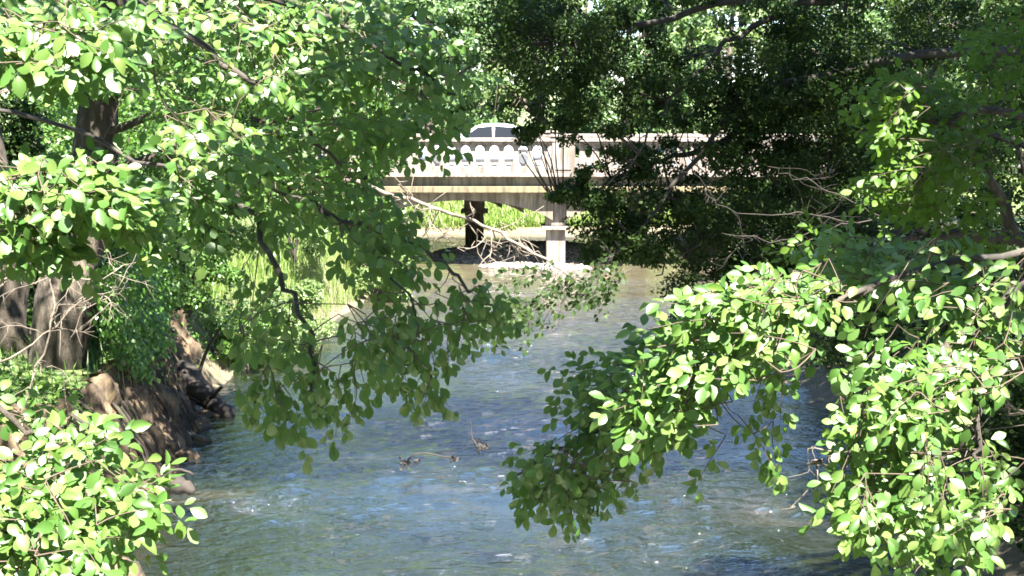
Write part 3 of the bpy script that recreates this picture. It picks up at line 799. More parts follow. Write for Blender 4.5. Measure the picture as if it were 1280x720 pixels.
# --- leaning tree on the left bank
D2 = Tree('broadleaf_tree', 'old grey-barked tree leaning on the left bank with ivy at its foot', 'tree', (-6.5, 17.8, 0))
bx, by = -6.55, 17.8
D2.trunk([(bx, by, gz(bx, by) - 0.3), P(62, 470, 17.6), P(92, 340, 17.5), P(112, 250, 17.4), P(128, 110, 17.2), P(150, -60, 17.0), (-4.8, 17, 9.5)], 0.46, 0.13, 18, sides=16)
D2.trunk([(bx - 0.75, by + 0.3, gz(bx - 0.75, by) - 0.3), P(12, 430, 18), P(2, 320, 18), P(-20, 150, 18), (-7.6, 17.8, 9)], 0.44, 0.12, 14, 'trunk', 14)
D2.limb([P(112, 250, 17.4), P(180, 200, 17.0), P(260, 205, 16.4), P(360, 215, 15.8), P(460, 225, 15.2)], 0.09, 0.02)
D2.limb([P(128, 110, 17.2), P(240, 60, 16.8), P(380, 40, 16.2), P(520, 70, 15.6)], 0.1, 0.02)
D2.limb([P(120, 170, 17.3), P(220, 140, 16.5), P(330, 150, 15.5), P(440, 130, 14.8)], 0.06, 0.015)
LM = []
def lm(px, py, rx, ry, d, dd, n, r=0.4):
    for i in range(n):
        a = R.uniform(0, 6.28); q = math.sqrt(R.uniform())
        LM.append((P(px + q * rx * math.cos(a), py + q * ry * math.sin(a), d + R.uniform(-dd, dd)), r * R.uniform(0.6, 1.25)))
lm(300, 60, 240, 70, 16.5, 1.6, 70)
lm(40, 70, 80, 50, 19.2, 0.6, 9)
lm(360, 160, 150, 60, 15.8, 1.2, 44, 0.34)
lm(250, 260, 110, 60, 17, 1.2, 40, 0.36)
lm(470, 180, 50, 60, 16, 0.8, 10, 0.25)
lm(420, 250, 90, 50, 15.8, 1.0, 26, 0.3)
c2 = np.array([q for q, r in LM]); r2 = np.array([r for q, r in LM])
D2.cloud(c2, r2, 26000, 0.085, M['bank_leaf'], 'small', 0.6, 0.5)
U2 = []  # unseen upper clumps, placed to shade the lower crown and left bank
bank_pts = [np.array([x, y, z]) for y in np.arange(14.5, 22.5, 0.6) for x, z in ((-4.9, 0.2), (-5.6, 1.2), (-6.4, 2.0), (-7.2, 2.5))]
for zc in (9.0, 11.0):
    U2 += shade_cells(c2, zc, 0.6, 0.6, bridge_pts + near_bright, 0.6, 0.6)
    U2 += shade_cells(bank_pts, zc, 0.55, 0.5, bridge_pts + near_bright, 0.45, 0.5)
D2.cloud(U2, 0.5, len(U2) * 50, 0.16, M['bank_leaf'], 'small', 0.5, 0.8, twigs=False)
carry(D2, U2, np.array([-5.0, 17.0, 8.5]), 10, 0.07)
D2.finish(M['bank_leaf'])

# ------------------------------------------------------------------ bushes on the banks
def bush(name, label, cat, x, y, h, w, n, leaf, mat, group, stems=5, shape='small', lean=0.0):
    z0 = gz(x, y)
    t = Tree(name, label, cat, (x, y, z0), group, 'bark_dark')
    for k in range(stems):
        a = R.uniform(0, 6.28); rr = w * R.uniform(0.2, 0.6)
        t.limb([(x, y, z0 - 0.15), (x + 0.4 * rr * math.cos(a), y + 0.4 * rr * math.sin(a), z0 + h * 0.45), (x + rr * math.cos(a) + lean * h, y + rr * math.sin(a), z0 + h * R.uniform(0.7, 0.95))], 0.02 + 0.012 * h, 0.008, 8, 0.03, name='stem')
    c, r = [], []
    nc = int(14 + 10 * w * h / 2)
    for k in range(min(nc, 130)):
        a = R.uniform(0, 6.28); u = R.uniform(0, 1) ** 0.8; ww = w * (0.55 + 0.45 * math.sin(math.pi * min(u + 0.15, 1))) * math.sqrt(R.uniform(0.15, 1))
        c.append((x + ww * math.cos(a) + lean * h * u, y + ww * math.sin(a), z0 + 0.1 + h * u)); r.append(R.uniform(0.22, 0.42) * min(1.2, 0.5 + 0.25 * h))
    t.cloud(c, r, n, leaf, mat, shape, 0.75, 0.4, twigs=False)
    t.finish(mat)
    return t
G_L = 'bushes along the left bank'
bush('bank_bush', 'dark green bush beside the leaning trunk on the left bank', 'bush', -6.3, 20.5, 2.6, 1.2, 9000, 0.09, M['bank_leaf'], G_L)
bush('bank_bush', 'shaded bush in the shadow behind the leaning grey trunk', 'bush', -8.3, 20, 3.2, 1.6, 9000, 0.10, M['fine'], G_L)
bush('bank_bush', 'tall bush rising behind the dark hanging alder spray on the left', 'bush', -7.4, 24.5, 3.6, 1.7, 10000, 0.10, M['bank_leaf'], G_L)
bush('bank_bush', 'light green leafy bush just past the fallen trunk on the left bank', 'bush', -5.9, 23.0, 1.7, 1.0, 9000, 0.08, M['bank_leaf'], G_L)
bush('bank_bush', 'low sprawling bush at the waterline below the hanging alder spray', 'bush', -5.0, 25.6, 0.9, 1.0, 7000, 0.08, M['far_leaf_pale'], G_L)
bush('bank_bush', 'pale bush set back behind the tall grass', 'bush', -6.8, 28.0, 2.2, 1.3, 9000, 0.09, M['far_leaf_pale'], G_L)
bush('bank_bush', 'small leafy bush trailing into the water past the earth bank', 'bush', -5.05, 24.0, 0.9, 0.8, 6000, 0.07, M['bank_leaf'], G_L)
bush('bank_bush', 'wide pale bush along the bank between tall grass and water', 'bush', -4.75, 27.3, 1.1, 1.0, 8000, 0.08, M['far_leaf_pale'], G_L)
bush('bank_bush', 'low sunlit yellow-green bush on the left bank by the tall grass', 'bush', -5.1, 29.5, 1.5, 1.1, 8000, 0.09, M['far_leaf_pale'], G_L)
bush('bank_bush', 'bright pale bush at the waterline just left of the gravel bar', 'bush', -3.6, 33.5, 1.7, 1.0, 8000, 0.10, M['far_leaf_pale'], G_L)
bush('bank_bush', 'round green bush below the left end of the bridge', 'bush', -4.3, 37.2, 1.4, 1.1, 7000, 0.11, M['bank_leaf'], G_L)
bush('bank_bush', 'big bush high on the left bank before the bridge', 'bush', -8.2, 31.5, 4.2, 2.2, 12000, 0.12, M['bank_leaf'], G_L)
bush('bank_bush', 'bush leaning over the left end of the balustrade', 'bush', -7.3, 37.5, 4.6, 1.6, 10000, 0.12, M['bank_leaf'], G_L)
G_R = 'bushes along the right bank'
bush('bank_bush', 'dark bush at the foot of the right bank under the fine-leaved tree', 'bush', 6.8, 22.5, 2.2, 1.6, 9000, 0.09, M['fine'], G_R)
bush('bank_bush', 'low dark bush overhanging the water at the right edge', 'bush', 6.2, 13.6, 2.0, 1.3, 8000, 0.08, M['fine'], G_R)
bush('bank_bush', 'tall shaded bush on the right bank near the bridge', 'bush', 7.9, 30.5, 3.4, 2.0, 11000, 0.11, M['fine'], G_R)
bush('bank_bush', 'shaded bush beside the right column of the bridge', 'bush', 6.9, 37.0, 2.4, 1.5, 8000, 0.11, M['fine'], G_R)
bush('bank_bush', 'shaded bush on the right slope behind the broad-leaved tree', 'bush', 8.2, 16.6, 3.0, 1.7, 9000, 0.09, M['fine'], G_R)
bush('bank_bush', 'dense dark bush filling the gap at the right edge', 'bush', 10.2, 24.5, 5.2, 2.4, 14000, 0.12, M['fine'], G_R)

# ------------------------------------------------------------------ trees beyond the bridge
def crown_tree(name, label, x, y, h, w, n, leaf, mat, group, bark='bark', zlow=0.25, tall=1.0):
    z0 = gz(x, y)
    t = Tree(name, label, 'tree', (x, y, z0), group, bark)
    t.trunk([(x, y, z0 - 0.3), (x + R.normal(0, 0.2), y, z0 + h * 0.35), (x + R.normal(0, 0.4), y + R.normal(0, 0.3), z0 + h * 0.9)], 0.03 * h, 0.05, 10)
    for k in range(6):
        a = R.uniform(0, 6.28); u = R.uniform(0.25, 0.7)
        t.limb([(x, y, z0 + h * u), (x + 0.45 * w * math.cos(a), y + 0.45 * w * math.sin(a), z0 + h * (u + 0.12)), (x + 0.85 * w * math.cos(a), y + 0.85 * w * math.sin(a), z0 + h * (u + 0.16))], 0.012 * h, 0.02, 8, 0.04)
    c, r = [], []
    for k in range(110):
        a = R.uniform(0, 6.28); u = R.uniform(zlow, 1)
        prof = math.sin(math.pi * min(1, max(0.08, (u - zlow) / (1.02 - zlow)) ** 0.75)) ** 0.6
        ww = w * prof * math.sqrt(R.uniform(0.3, 1.1))
        c.append((x + ww * math.cos(a), y + ww * math.sin(a), z0 + h * u)); r.append(R.uniform(0.45, 1.0) * (0.35 + 0.055 * h))
    t.cloud(c, r, n, leaf, mat, 'small', 0.62, 0.4)
    t.finish(mat)
    return t
G_F = 'trees beyond the bridge'
crown_tree('broadleaf_tree', 'dark green tree directly behind the car on the bridge', -3.6, 58, 9, 3.6, 15000, 0.24, M['far_leaf'], G_F, zlow=0.08)
crown_tree('broadleaf_tree', 'pale sunlit tree rising just right of the car roof', 1.2, 63, 9.5, 3.8, 15000, 0.24, M['far_leaf_pale'], G_F, zlow=0.08)
crown_tree('broadleaf_tree', 'sunlit tree behind the balustrade pedestal', 5.4, 60, 9.5, 3.4, 15000, 0.24, M['far_leaf'], G_F, zlow=0.08)
crown_tree('broadleaf_tree', 'yellow-green tree seen through the gaps of the dark boughs', 9.8, 62, 9.5, 3.8, 15000, 0.24, M['far_leaf_pale'], G_F, zlow=0.08)
crown_tree('broadleaf_tree', 'tall tree beyond the right end of the bridge', 15.0, 61, 9.5, 4.2, 14000, 0.26, M['far_leaf'], G_F, zlow=0.08)
crown_tree('broadleaf_tree', 'tree beyond the bridge at the far right edge', 21.5, 60, 9.5, 4.5, 12000, 0.28, M['far_leaf'], G_F, zlow=0.08)
crown_tree('broadleaf_tree', 'green tree beyond the bridge behind the left bushes', -9.2, 60, 9.5, 4.2, 14000, 0.26, M['far_leaf'], G_F, zlow=0.08)
crown_tree('broadleaf_tree', 'light green tree beyond the bridge behind the leaning trunk', -16.0, 59, 9.5, 4.4, 12000, 0.28, M['far_leaf_pale'], G_F, zlow=0.08)
crown_tree('broadleaf_tree', 'tree beyond the bridge at the far left edge', -23.0, 60, 9.5, 4.6, 11000, 0.28, M['far_leaf'], G_F, zlow=0.08)
for i, (x, lab) in enumerate(((-14, 'deep green tree in the back row behind the left trees'), (-5, 'deep green tree in the back row above the car'), (4, 'deep green tree in the back row above the pedestal'), (13, 'deep green tree in the back row behind the dark boughs'), (23, 'deep green tree in the back row at the right'))):
    crown_tree('broadleaf_tree', lab, x, 71 + (i % 2) * 3, 11, 6.4, 20000, 0.36, M['far_leaf'], G_F, zlow=0.05)
# trees on the banks between camera and bridge
crown_tree('broadleaf_tree', 'bank tree behind the left bushes shading the slope', -11.5, 26, 10, 3.8, 15000, 0.15, M['bank_leaf'], 'trees on the river banks', zlow=0.12)
crown_tree('broadleaf_tree', 'bank tree close to the left end of the bridge', -10.5, 35.5, 10, 3.4, 14000, 0.16, M['bank_leaf'], 'trees on the river banks', zlow=0.15)
crown_tree('broadleaf_tree', 'dark bank tree behind the boughs on the right', 12.6, 29, 11, 4.0, 15000, 0.15, M['fine'], 'trees on the river banks', zlow=0.1)
crown_tree('broadleaf_tree', 'dark bank tree before the right end of the bridge', 11.6, 36.5, 10, 3.0, 12000, 0.16, M['fine'], 'trees on the river banks', zlow=0.1)
crown_tree('broadleaf_tree', 'dark bank tree beyond the right edge of the photo', 13.0, 20.5, 12, 3.6, 12000, 0.14, M['fine'], 'trees on the river banks', zlow=0.08)

# unseen trees added behind and beside the camera to cut low sky light
for i, (x, y, h, lab) in enumerate(((-10, -4, 17, 'tall unseen tree added on the left close behind the camera'), (-6.5, -13, 19, 'very tall unseen tree added by the water behind the camera'), (-16, -20, 15, 'unseen tree added high on the left slope behind the camera'), (10.5, -4.5, 16, 'unseen tree added on the right close behind the camera'),
                                     (1.2, -15, 18, 'tall unseen tree added straight behind the camera'), (8.5, -13, 18, 'tall unseen tree added on the right slope behind the camera'), (-12, 5, 13, 'tall unseen tree added on the left beside the camera'), (13.5, 4, 12, 'tall unseen tree added on the right beside the camera'), (-12.5, 15, 12, 'tall unseen tree added on the left slope beyond the leaning trunk'))):
    crown_tree('broadleaf_tree', lab, x, y, h, 4.8, 11000, 0.42, M['bank_leaf'], 'trees on the river banks', zlow=0.05)

# ------------------------------------------------------------------ left bank face, roots, ivy, grass, stones
def bank_face():
    ys = np.linspace(12.8, 22.5, 130); us = np.linspace(0, 1, 34)
    V = []
    for y in ys:
        for u in us:
            x = xl(y) + 0.10 - 0.55 * u - 0.25 * u * u
            bulge = 0.13 * math.sin(y * 5.2 + 1.5 * math.sin(u * 5)) + 0.08 * math.sin(y * 11.3 + u * 4) + 0.05 * math.sin(y * 23 + u * 9) + 0.05 * math.sin(u * 17 + y * 3) + 0.045 * math.sin(y * 41 + 3 * math.sin(u * 13)) + R.normal(0, 0.008)
            V.append((x + bulge * (0.4 + 0.6 * u), y, -0.3 + 1.75 * u + 0.05 * math.sin(y * 7)))
    n = len(us); F = []
    for a in range(len(ys) - 1):
        for c in range(n - 1):
            F += [a * n + c, a * n + c + 1, (a + 1) * n + c + 1, (a + 1) * n + c]
    o = mesh_np('earth_bank', V, F, [4] * (len(F) // 4), M['mud'])
    tag(o, 'undercut brown earth bank on the left with roots running down it', 'river bank', kind='structure')
bank_face()
RT = empty('tree_roots', (-5.3, 19, 0.5), 'tangle of pale roots hanging down the left earth bank', 'roots')
for k in range(44):
    y = R.uniform(15.6, 21.3); x = xl(y)
    b = MB()
    b.tube(curve([(x - 0.75, y + R.normal(0, .1), 1.36), (x - 0.42, y + R.normal(0, .12), 1.05), (x - 0.2, y + R.normal(0, .15), 0.6), (x + 0.08, y + R.normal(0, .2), R.uniform(-0.1, 0.35))], 9, 0.02), np.linspace(R.uniform(0.012, 0.035), 0.006, 9), 6)
    b.build('root', M['bark'] if k % 3 else M['bark_dark'], RT, (-5.3, 19, 0.5))
IV = empty('ivy_curtain', (-5.6, 19.0, 1.6), 'bright green ivy curtain spilling over the left earth bank', 'ivy')
n = 7000
y = R.uniform(16.6, 21.5, n); u = R.uniform(0, 1, n) ** 0.7
wv = 0.55 + 0.45 * np.sin(y * 2.6) * np.sin(y * 1.1 + 2)
z = 2.9 - u * (0.6 + 1.3 * wv); x = xl(y) - 0.72 + 0.28 * u + R.normal(0, 0.13, n)
leaves_mesh('foliage', np.stack([x, y, z], -1), np.stack([R.normal(0.3, .4, n), R.normal(-0.2, .5, n), R.normal(-0.8, .3, n)], -1), np.stack([R.normal(0.7, .4, n), R.normal(-0.4, .4, n), R.normal(0.5, .3, n)], -1), R.uniform(0.05, 0.11, n), M['ivy'], IV, (-5.6, 19.0, 1.6), 'small')
b = MB()
for k in range(14):
    yy = R.uniform(16.8, 21.3)
    b.tube(curve([(xl(yy) - 1.0, yy, 2.3), (xl(yy) - 0.6, yy + .05, 1.9), (xl(yy) - 0.4, yy + R.normal(0, .1), 1.2)], 6), 0.008, 4)
b.build('stem', M['twig'], IV, (-5.6, 19.0, 1.6))

# bank plants: grass as stuff
def grass(name, label, pts, hmin, hmax, w, mat):
    pts = np.asarray(pts); n = len(pts)
    z = ground_z(pts[:, 0], pts[:, 1])
    keep = z > 0.05; pts = pts[keep]; z = z[keep]; n = len(pts)
    h = R.uniform(hmin, hmax, n); a = R.uniform(0, 6.28, n); lean = R.uniform(0.1, 0.9, n) * h
    base = np.stack([pts[:, 0], pts[:, 1], z - 0.03], -1); sd = np.stack([np.cos(a), np.sin(a), 0 * a], -1); ld = np.stack([-np.sin(a), np.cos(a), 0 * a], -1)
    V = np.stack([base - sd * w, base + sd * w, base + sd * w * 0.7 + ld * (lean * .35)[:, None] + UP * (h * .6)[:, None], base - sd * w * 0.7 + ld * (lean * .35)[:, None] + UP * (h * .6)[:, None], base + ld * lean[:, None] + UP * h[:, None]], 1).reshape(-1, 3)
    k = np.arange(n)[:, None] * 5
    F = np.concatenate([k + np.array([0, 1, 2, 3]), k + np.array([3, 2, 4])], 1).ravel()
    o = mesh_np(name, V, F, np.tile([4, 3], n), mat)
    tag(o, label, 'grass', kind='stuff')
pts = np.stack([R.normal(-5.3, 0.7, 9000), R.uniform(23.5, 35, 9000)], -1)
pts[:, 0] = xl(pts[:, 1]) - np.abs(R.normal(0.1, 1.2, 9000))
grass('tall_grass', 'tall sunlit grass along the left bank', pts, 0.2, 0.65, 0.007, M['grass'])
pts = np.stack([R.uniform(-9, 14, 40000), 51.6 + 9 * R.uniform(0, 1, 40000) ** 1.2], -1)
grass('meadow_grass', 'bright sunlit grass on the slope seen under the bridge', pts, 0.15, 0.6, 0.03, M['grass'])
pts = np.concatenate([np.stack([R.uniform(-9.5, -5.0, 5000), R.uniform(13, 40, 5000)], -1), np.stack([R.uniform(5.3, 10, 5000), R.uniform(12, 40, 5000)], -1)])
grass('bank_grass', 'rough grass and weeds on both shaded banks', pts, 0.1, 0.4, 0.012, M['bank_leaf'])

def rock(name, x, y, z, r, mat, label=None, cat=None, group=None, flat=0.6, kind=None):
    bm = bmesh.new(); bmesh.ops.create_icosphere(bm, subdivisions=3, radius=1)
    ph = R.uniform(0, 6.28, 6); sc = R.uniform(0.7, 1.25, 3)
    for v in bm.verts:
        c = v.co
        k = 1 + 0.16 * math.sin(3 * c.x + ph[0]) * math.cos(2.6 * c.y + ph[1]) + 0.09 * math.sin(6 * c.z + 4 * c.x + ph[2]) + 0.05 * math.sin(11 * c.y + ph[3])
        v.co = Vector((c.x * sc[0] * k, c.y * sc[1] * k, c.z * sc[2] * flat * k)) * r
    me = bpy.data.meshes.new(name); bm.to_mesh(me); bm.free()
    for p in me.polygons: p.use_smooth = True
    me.materials.append(mat)
    o = bpy.data.objects.new(name, me); COL.objects.link(o); o.location = (x, y, z); o.rotation_euler = (0, 0, R.uniform(0, 6.28))
    return tag(o, label, cat, group, kind)
# low leafy undergrowth on both banks
for nm, lab, x0, x1, y0, y1, n, mt in (('undergrowth', 'low shaded leafy undergrowth on the left bank', -10, -5.2, 12, 25, 26000, M['bank_leaf']), ('undergrowth', 'low dark leafy undergrowth on the right bank', 5.0, 10, 9, 26, 26000, M['fine'])):
    ux = R.uniform(x0, x1, n); uy = R.uniform(y0, y1, n); uz = ground_z(ux, uy); k = (uz > 0.25) & ~((ux > -7.9) & (ux < 0) & (uy > 15.8) & (uy < 18.6)); ux, uy, uz = ux[k], uy[k], uz[k]; n = len(ux)
    hh = (0.5 + 0.5 * np.sin(ux * 1.9 + uy * 1.3) * np.sin(uy * 2.1 - ux)) * 0.5
    tag(leaves_mesh(nm, np.stack([ux, uy, uz + 0.05 + R.uniform(0, 1, n) * hh], -1), R.normal(0, 1, (n, 3)) * np.array([1, 1, .4]), R.normal(0, .5, (n, 3)) + UP, R.uniform(0.05, 0.12, n), mt, shape='small'), lab, 'undergrowth', kind='stuff')
# gravel bar under the bridge
n = 5200
gx = R.uniform(-2.9, 4.1, n); gy = R.uniform(40.9, 47.6, n); gzv = ground_z(gx, gy); k = gzv > -0.02; gx, gy, gzv = gx[k], gy[k], gzv[k]; n = len(gx)
ov = np.array([(1, 0, 0), (0, 1, 0), (-1, 0, 0), (0, -1, 0), (0, 0, 0.7), (0, 0, -0.7)]); of = np.array([(0, 1, 4), (1, 2, 4), (2, 3, 4), (3, 0, 4), (1, 0, 5), (2, 1, 5), (3, 2, 5), (0, 3, 5)])
s_ = R.uniform(0.02, 0.06, n) * (1 + (gy < 40.6)); th = R.uniform(0, 6.28, n)
rx_ = ov[None, :, 0] * np.cos(th)[:, None] - ov[None, :, 1] * np.sin(th)[:, None]; ry_ = ov[None, :, 0] * np.sin(th)[:, None] + ov[None, :, 1] * np.cos(th)[:, None]
V = np.stack([gx[:, None] + rx_ * s_[:, None], gy[:, None] + ry_ * s_[:, None] * R.uniform(0.6, 1, n)[:, None], gzv[:, None] + ov[None, :, 2] * s_[:, None]], -1).reshape(-1, 3)
tag(mesh_np('gravel', V, (of.ravel()[None] + (np.arange(n) * 6)[:, None]).ravel(), np.full(n * 8, 3), M['stone']), 'grey gravel bar under the bridge', 'gravel', kind='stuff')
for k in range(4, 18):
    x = -1.9 + k * 0.24 + R.uniform(-0.08, 0.08); yy = 40.45 + R.uniform(-0.2, 0.3)
    if k > 13: x, yy = 1.1 + (k - 14) * 0.36, 39.8 + R.uniform(-0.15, 0.15)
    w, g_ = ('pale stone in the sunlit row along the front of the gravel bar', 'row of pale stones before the gravel bar') if k < 14 else ('bleached stone lying at the foot of the bridge column', 'stones at the foot of the bridge column')
    rock('pale_stone', x, yy, max(0.03, gz(x, yy) + 0.03), R.uniform(0.1, 0.2) + (0.1 if k > 13 else 0), M['stone'], w, 'stone', g_)
rock('pale_stone', 2.9, 39.3, 0.03, 0.16, rough_mat('pink_stone', [(0.3, (0.3, 0.17, 0.12)), (0.7, (0.45, 0.3, 0.24))], 8), 'pinkish stone at the waterline right of the bridge column', 'stone')
bank_st = [(16.1, 'dark stone at the left waterline nearest the driftwood'), (16.9, 'brown stone at the left waterline, second from the driftwood'), (17.7, 'brown stone at the left waterline under the near end of the ivy'),
           (18.6, 'brown stone at the left waterline under the far end of the ivy'), (19.4, 'small brown stone at the far corner of the earth bank'), (20.4, 'flat brown slab at the waterline below the fallen trunk')]
for k, (yy, lab) in enumerate(bank_st):
    rock('bank_stone', float(xl(yy)) + 0.12 + (0.25 if k == 5 else 0), yy, 0.0, 0.19 if k != 5 else 0.3, M['mud'], lab, 'stone', 'stones along the left waterline', 0.75 if k != 5 else 0.25)
rock('river_rock', *P(1085, 480, 22.5)[:2], 0.0, 0.0001 + 0.3, M['wetwood'], 'dark wet rock in the river behind the bright right branch', 'rock', None, 0.7)

# corner boulder at lower left
rock('grey_boulder', -4.3, 12.6, 0.1, 0.4, M['mud'], 'grey boulder at the waterline behind the lower left shrub', 'boulder')

# sapling and fallen trunk on the left bank
SP = Tree('bank_sapling', 'thin dark sapling leaning out over the water from the left bank', 'sapling', (-5.3, 21.4, 0.6), None, 'bark_dark')
SP.trunk([P(246, 476, 21.5), P(258, 440, 21.4), P(272, 415, 21.2), P(300, 385, 21)], 0.035, 0.014, 8, 'stem', 8)
SP.limb([P(262, 432, 21.4), P(280, 445, 21.2), P(300, 440, 21.0)], 0.018, 0.008, 8)
SP.region(300, 385, 40, 25, 21, 0.4, 14, -30, 0, 0.09, 0.5)
SP.finish(M['bank_leaf'], 'small')
FT = empty('fallen_trunk', P(255, 495, 21.2), 'dark fallen trunk lying down the left bank into the water', 'log')
b = MB(); b.tube(curve([P(222, 462, 21.6), P(245, 488, 21.3), P(268, 506, 21.0), P(286, 522, 20.7)], 12, 0.02), np.linspace(0.26, 0.14, 12) * (1 + R.normal(0, .08, 12)), 12); b.build('log', M['wetwood'], FT, P(255, 495, 21.2))
b = MB(); b.tube(curve([P(262, 500, 21.0), P(272, 488, 20.8), P(278, 484, 20.6)], 6), np.linspace(0.05, 0.02, 6), 6); b.build('branch_stub', M['wetwood'], FT, P(255, 495, 21.2))

# driftwood and snags in the water
DW = empty('driftwood', P(215, 606, 15.6), 'dark wet driftwood stump with a curved branch in the water at the left', 'driftwood')
o3 = P(215, 606, 15.6)
b = MB(); b.tube(curve([P(196, 604, 15.7), P(212, 606, 15.6), P(228, 608, 15.5), P(243, 612, 15.4)], 10, 0.012), np.array([0.05, 0.09, 0.11, 0.12, 0.1, 0.12, 0.09, 0.08, 0.06, 0.03]), 10); b.build('log', M['wetwood'], DW, o3)
b = MB(); b.tube(curve([P(190, 608, 15.6), P(205, 598, 15.6), P(216, 589, 15.6), P(234, 588, 15.6), P(241, 593, 15.6)], 12, 0.006), np.linspace(0.028, 0.014, 12), 7); b.build('branch', M['wetwood'], DW, o3)
b = MB(); b.tube(curve([P(214, 592, 15.6), P(206, 600, 15.5), P(200, 610, 15.5)], 6, 0.005), 0.016, 6); b.build('branch', M['wetwood'], DW, o3)

def snag(name, label, lines, blobs, o):
    e = empty(name, o, label, 'snag', 'twiggy snags standing in the river')
    for c, r in lines:
        b = MB(); b.tube(curve([P(*q) for q in c], 12, 0.004), np.linspace(r, r * 0.5, 12), 6); b.build('branch', M['wetwood'], e, o)
    pos = []
    for c, n, rad in blobs:
        q = P(*c); pos += list(q + R.normal(0, rad, (n, 3)) * np.array([1, 1, 0.6]))
    n = len(pos)
    leaves_mesh('leaf_clump', pos, R.normal(0, 1, (n, 3)), R.normal(0, 1, (n, 3)), R.uniform(0.03, 0.07, n), M['wetwood'], e, o, 'small')
snag('river_snag', 'low arched twig snag with clumps of debris in mid river', [([(508, 578, 17.2), (517, 569, 17.2), (535, 567, 17.2), (555, 571, 17.2), (571, 574, 17.2)], 0.013), ([(533, 567, 17.2), (530, 575, 17.2)], 0.007), ([(568, 573, 17.2), (569, 568, 17.2)], 0.007)],
     [((506, 580, 17.2), 40, 0.045), ((522, 576, 17.2), 16, 0.025), ((568, 575, 17.2), 20, 0.025)], P(508, 582, 17.2))
snag('river_snag', 'upright thin twig snag with a few wet leaves in mid river', [([(600, 568, 17.6), (593, 553, 17.6), (589, 542, 17.6), (588, 526, 17.6)], 0.013), ([(591, 546, 17.6), (586, 556, 17.6), (581, 564, 17.6)], 0.006), ([(602, 563, 17.6), (610, 560, 17.6), (614, 554, 17.6)], 0.010)],
     [((604, 558, 17.6), 26, 0.03), ((596, 553, 17.6), 8, 0.02)], P(598, 566, 17.6))

# dead sunlit branch hanging across the river in front of the gravel bar
DB = empty('dead_branch', P(540, 262, 12.5), 'long bare sunlit branch with broken twigs slanting down before the gravel bar', 'branch')
o4 = P(540, 262, 12.5)
main = curve([P(430, 225, 13), P(500, 246, 12.8), P(555, 264, 12.5), P(610, 284, 12.3), P(655, 308, 12.1), P(700, 338, 12.0), P(738, 358, 11.9)], 26, 0.012)
b = MB(); b.tube(main, np.linspace(0.022, 0.009, 26), 8); b.build('limb', M['deadwood'], DB, o4)
for k in range(34):
    i = R.randint(5, 25); p = main[i]; d = nz(np.array([R.normal(0.1, .6), R.normal(0, .6), R.normal(-0.55, .5)])); L = R.uniform(0.2, 0.55)
    q = [p, p + d * L * .4 + R.normal(0, .02, 3), p + d * L * .7 + R.normal(0, .05, 3), p + d * L + R.normal(0, .07, 3)]
    b = MB(); cc = curve(q, 7, 0.006); b.tube(cc, np.linspace(0.007, 0.003, 7), 5)
    for j in range(3):
        p2 = cc[R.randint(2, 6)]; b.tube(curve([p2, p2 + R.normal(0, 0.05, 3), p2 + R.normal(0, 0.1, 3) + np.array([0.05, 0, -0.05])], 4), np.linspace(0.005, 0.003, 4), 4)
    b.build('twig', M['deadwood'], DB, o4)
TB = Tree('leafy_bough', 'slender leafy bough dangling before the pale stones in mid river', 'branch', P(770, 340, 11), None, 'bark_dark')
TB.limb([P(790, 336, 11.3), P(740, 368, 11.0), P(690, 380, 10.8), P(640, 400, 10.6)], 0.008, 0.003)
TB.region(690, 360, 65, 22, 10.9, 0.3, 9, 170, 0, 0.058, 0.45, 0.3)
TB.region(650, 390, 40, 18, 10.7, 0.3, 11, 170, 0, 0.058, 0.45, 0.3)
TB.region(740, 350, 36, 18, 11.0, 0.3, 7, 170, 0, 0.058, 0.45, 0.3)
TB.finish(M['fine'], 'small', M['bark_dark'])

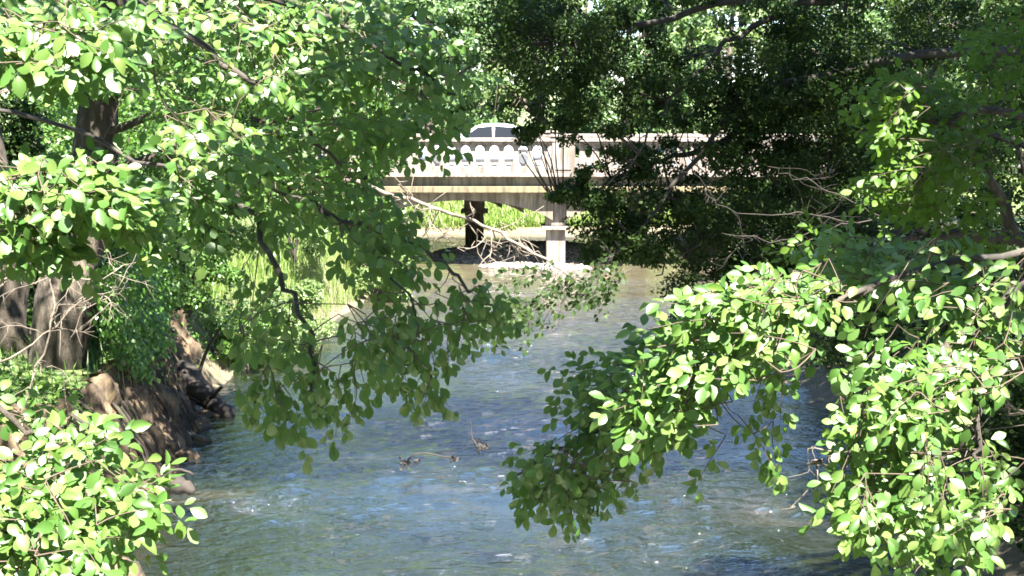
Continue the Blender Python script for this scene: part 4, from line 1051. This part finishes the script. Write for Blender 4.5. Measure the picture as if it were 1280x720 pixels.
# bare twigs: a thicket at the left trunk and another in the right shade
def thicket(name, label, paths, n, L, r, mat, up=0.0):
    o = paths[0][0]
    e = empty(name, o, label, 'dead twigs')
    for ctrl in paths:
        c = curve(ctrl, 16, 0.02)
        b = MB(); b.tube(c, np.linspace(r * 2.2, r, 16), 6)
        for k in range(n):
            p = c[R.randint(3, 16)]; d = nz(R.normal(0, 1, 3) * np.array([1, .6, .7]) + np.array([0.2, 0, up])); l = L * R.uniform(0.4, 1.1)
            cc = curve([p, p + d * l * .5 + R.normal(0, .05, 3), p + d * l + R.normal(0, .12, 3) - UP * 0.1 * l], 7, 0.008)
            b.tube(cc, np.linspace(r * 0.8, r * 0.35, 7), 5)
            for j in range(3):
                p2 = cc[R.randint(2, 6)]; d2 = nz(d + R.normal(0, .7, 3)); b.tube(curve([p2, p2 + d2 * l * .2, p2 + d2 * l * .35 + R.normal(0, .04, 3)], 4), np.linspace(r * .45, r * .25, 4), 4)
        b.build('branch', mat, e, o)
thicket('bare_twigs', 'grey leafless twigs fanning out in front of the leaning left trunk', [[P(20, 520, 12), P(60, 420, 12), P(68, 340, 12), P(70, 300, 12)], [P(-30, 470, 12), P(40, 430, 12), P(110, 370, 12), P(150, 380, 12)], [P(-30, 360, 12), P(40, 340, 12), P(110, 345, 12), P(155, 335, 12)]], 12, 0.55, 0.0055, M['deadwood'])
thicket('bare_twigs', 'fine brown leafless twigs in the shade below the right boughs', [[P(1090, 275, 14), P(1000, 268, 14), P(920, 265, 14), P(880, 240, 14)], [P(1100, 270, 14), P(1020, 230, 14), P(960, 210, 14)], [P(1060, 280, 14), P(980, 300, 14), P(900, 290, 14)]], 7, 0.55, 0.0035, M['wetwood'])
thicket('bare_twigs', 'bare brown twigs poking out beside the sunlit right branch', [[P(1300, 540, 6), P(1262, 505, 6), P(1235, 485, 6)], [P(1085, 585, 5.2), P(1040, 570, 5.1), P(1015, 580, 5.1)], [P(990, 385, 5.6), P(940, 362, 5.5), P(895, 355, 5.5)]], 4, 0.16, 0.004, M['deadwood'])
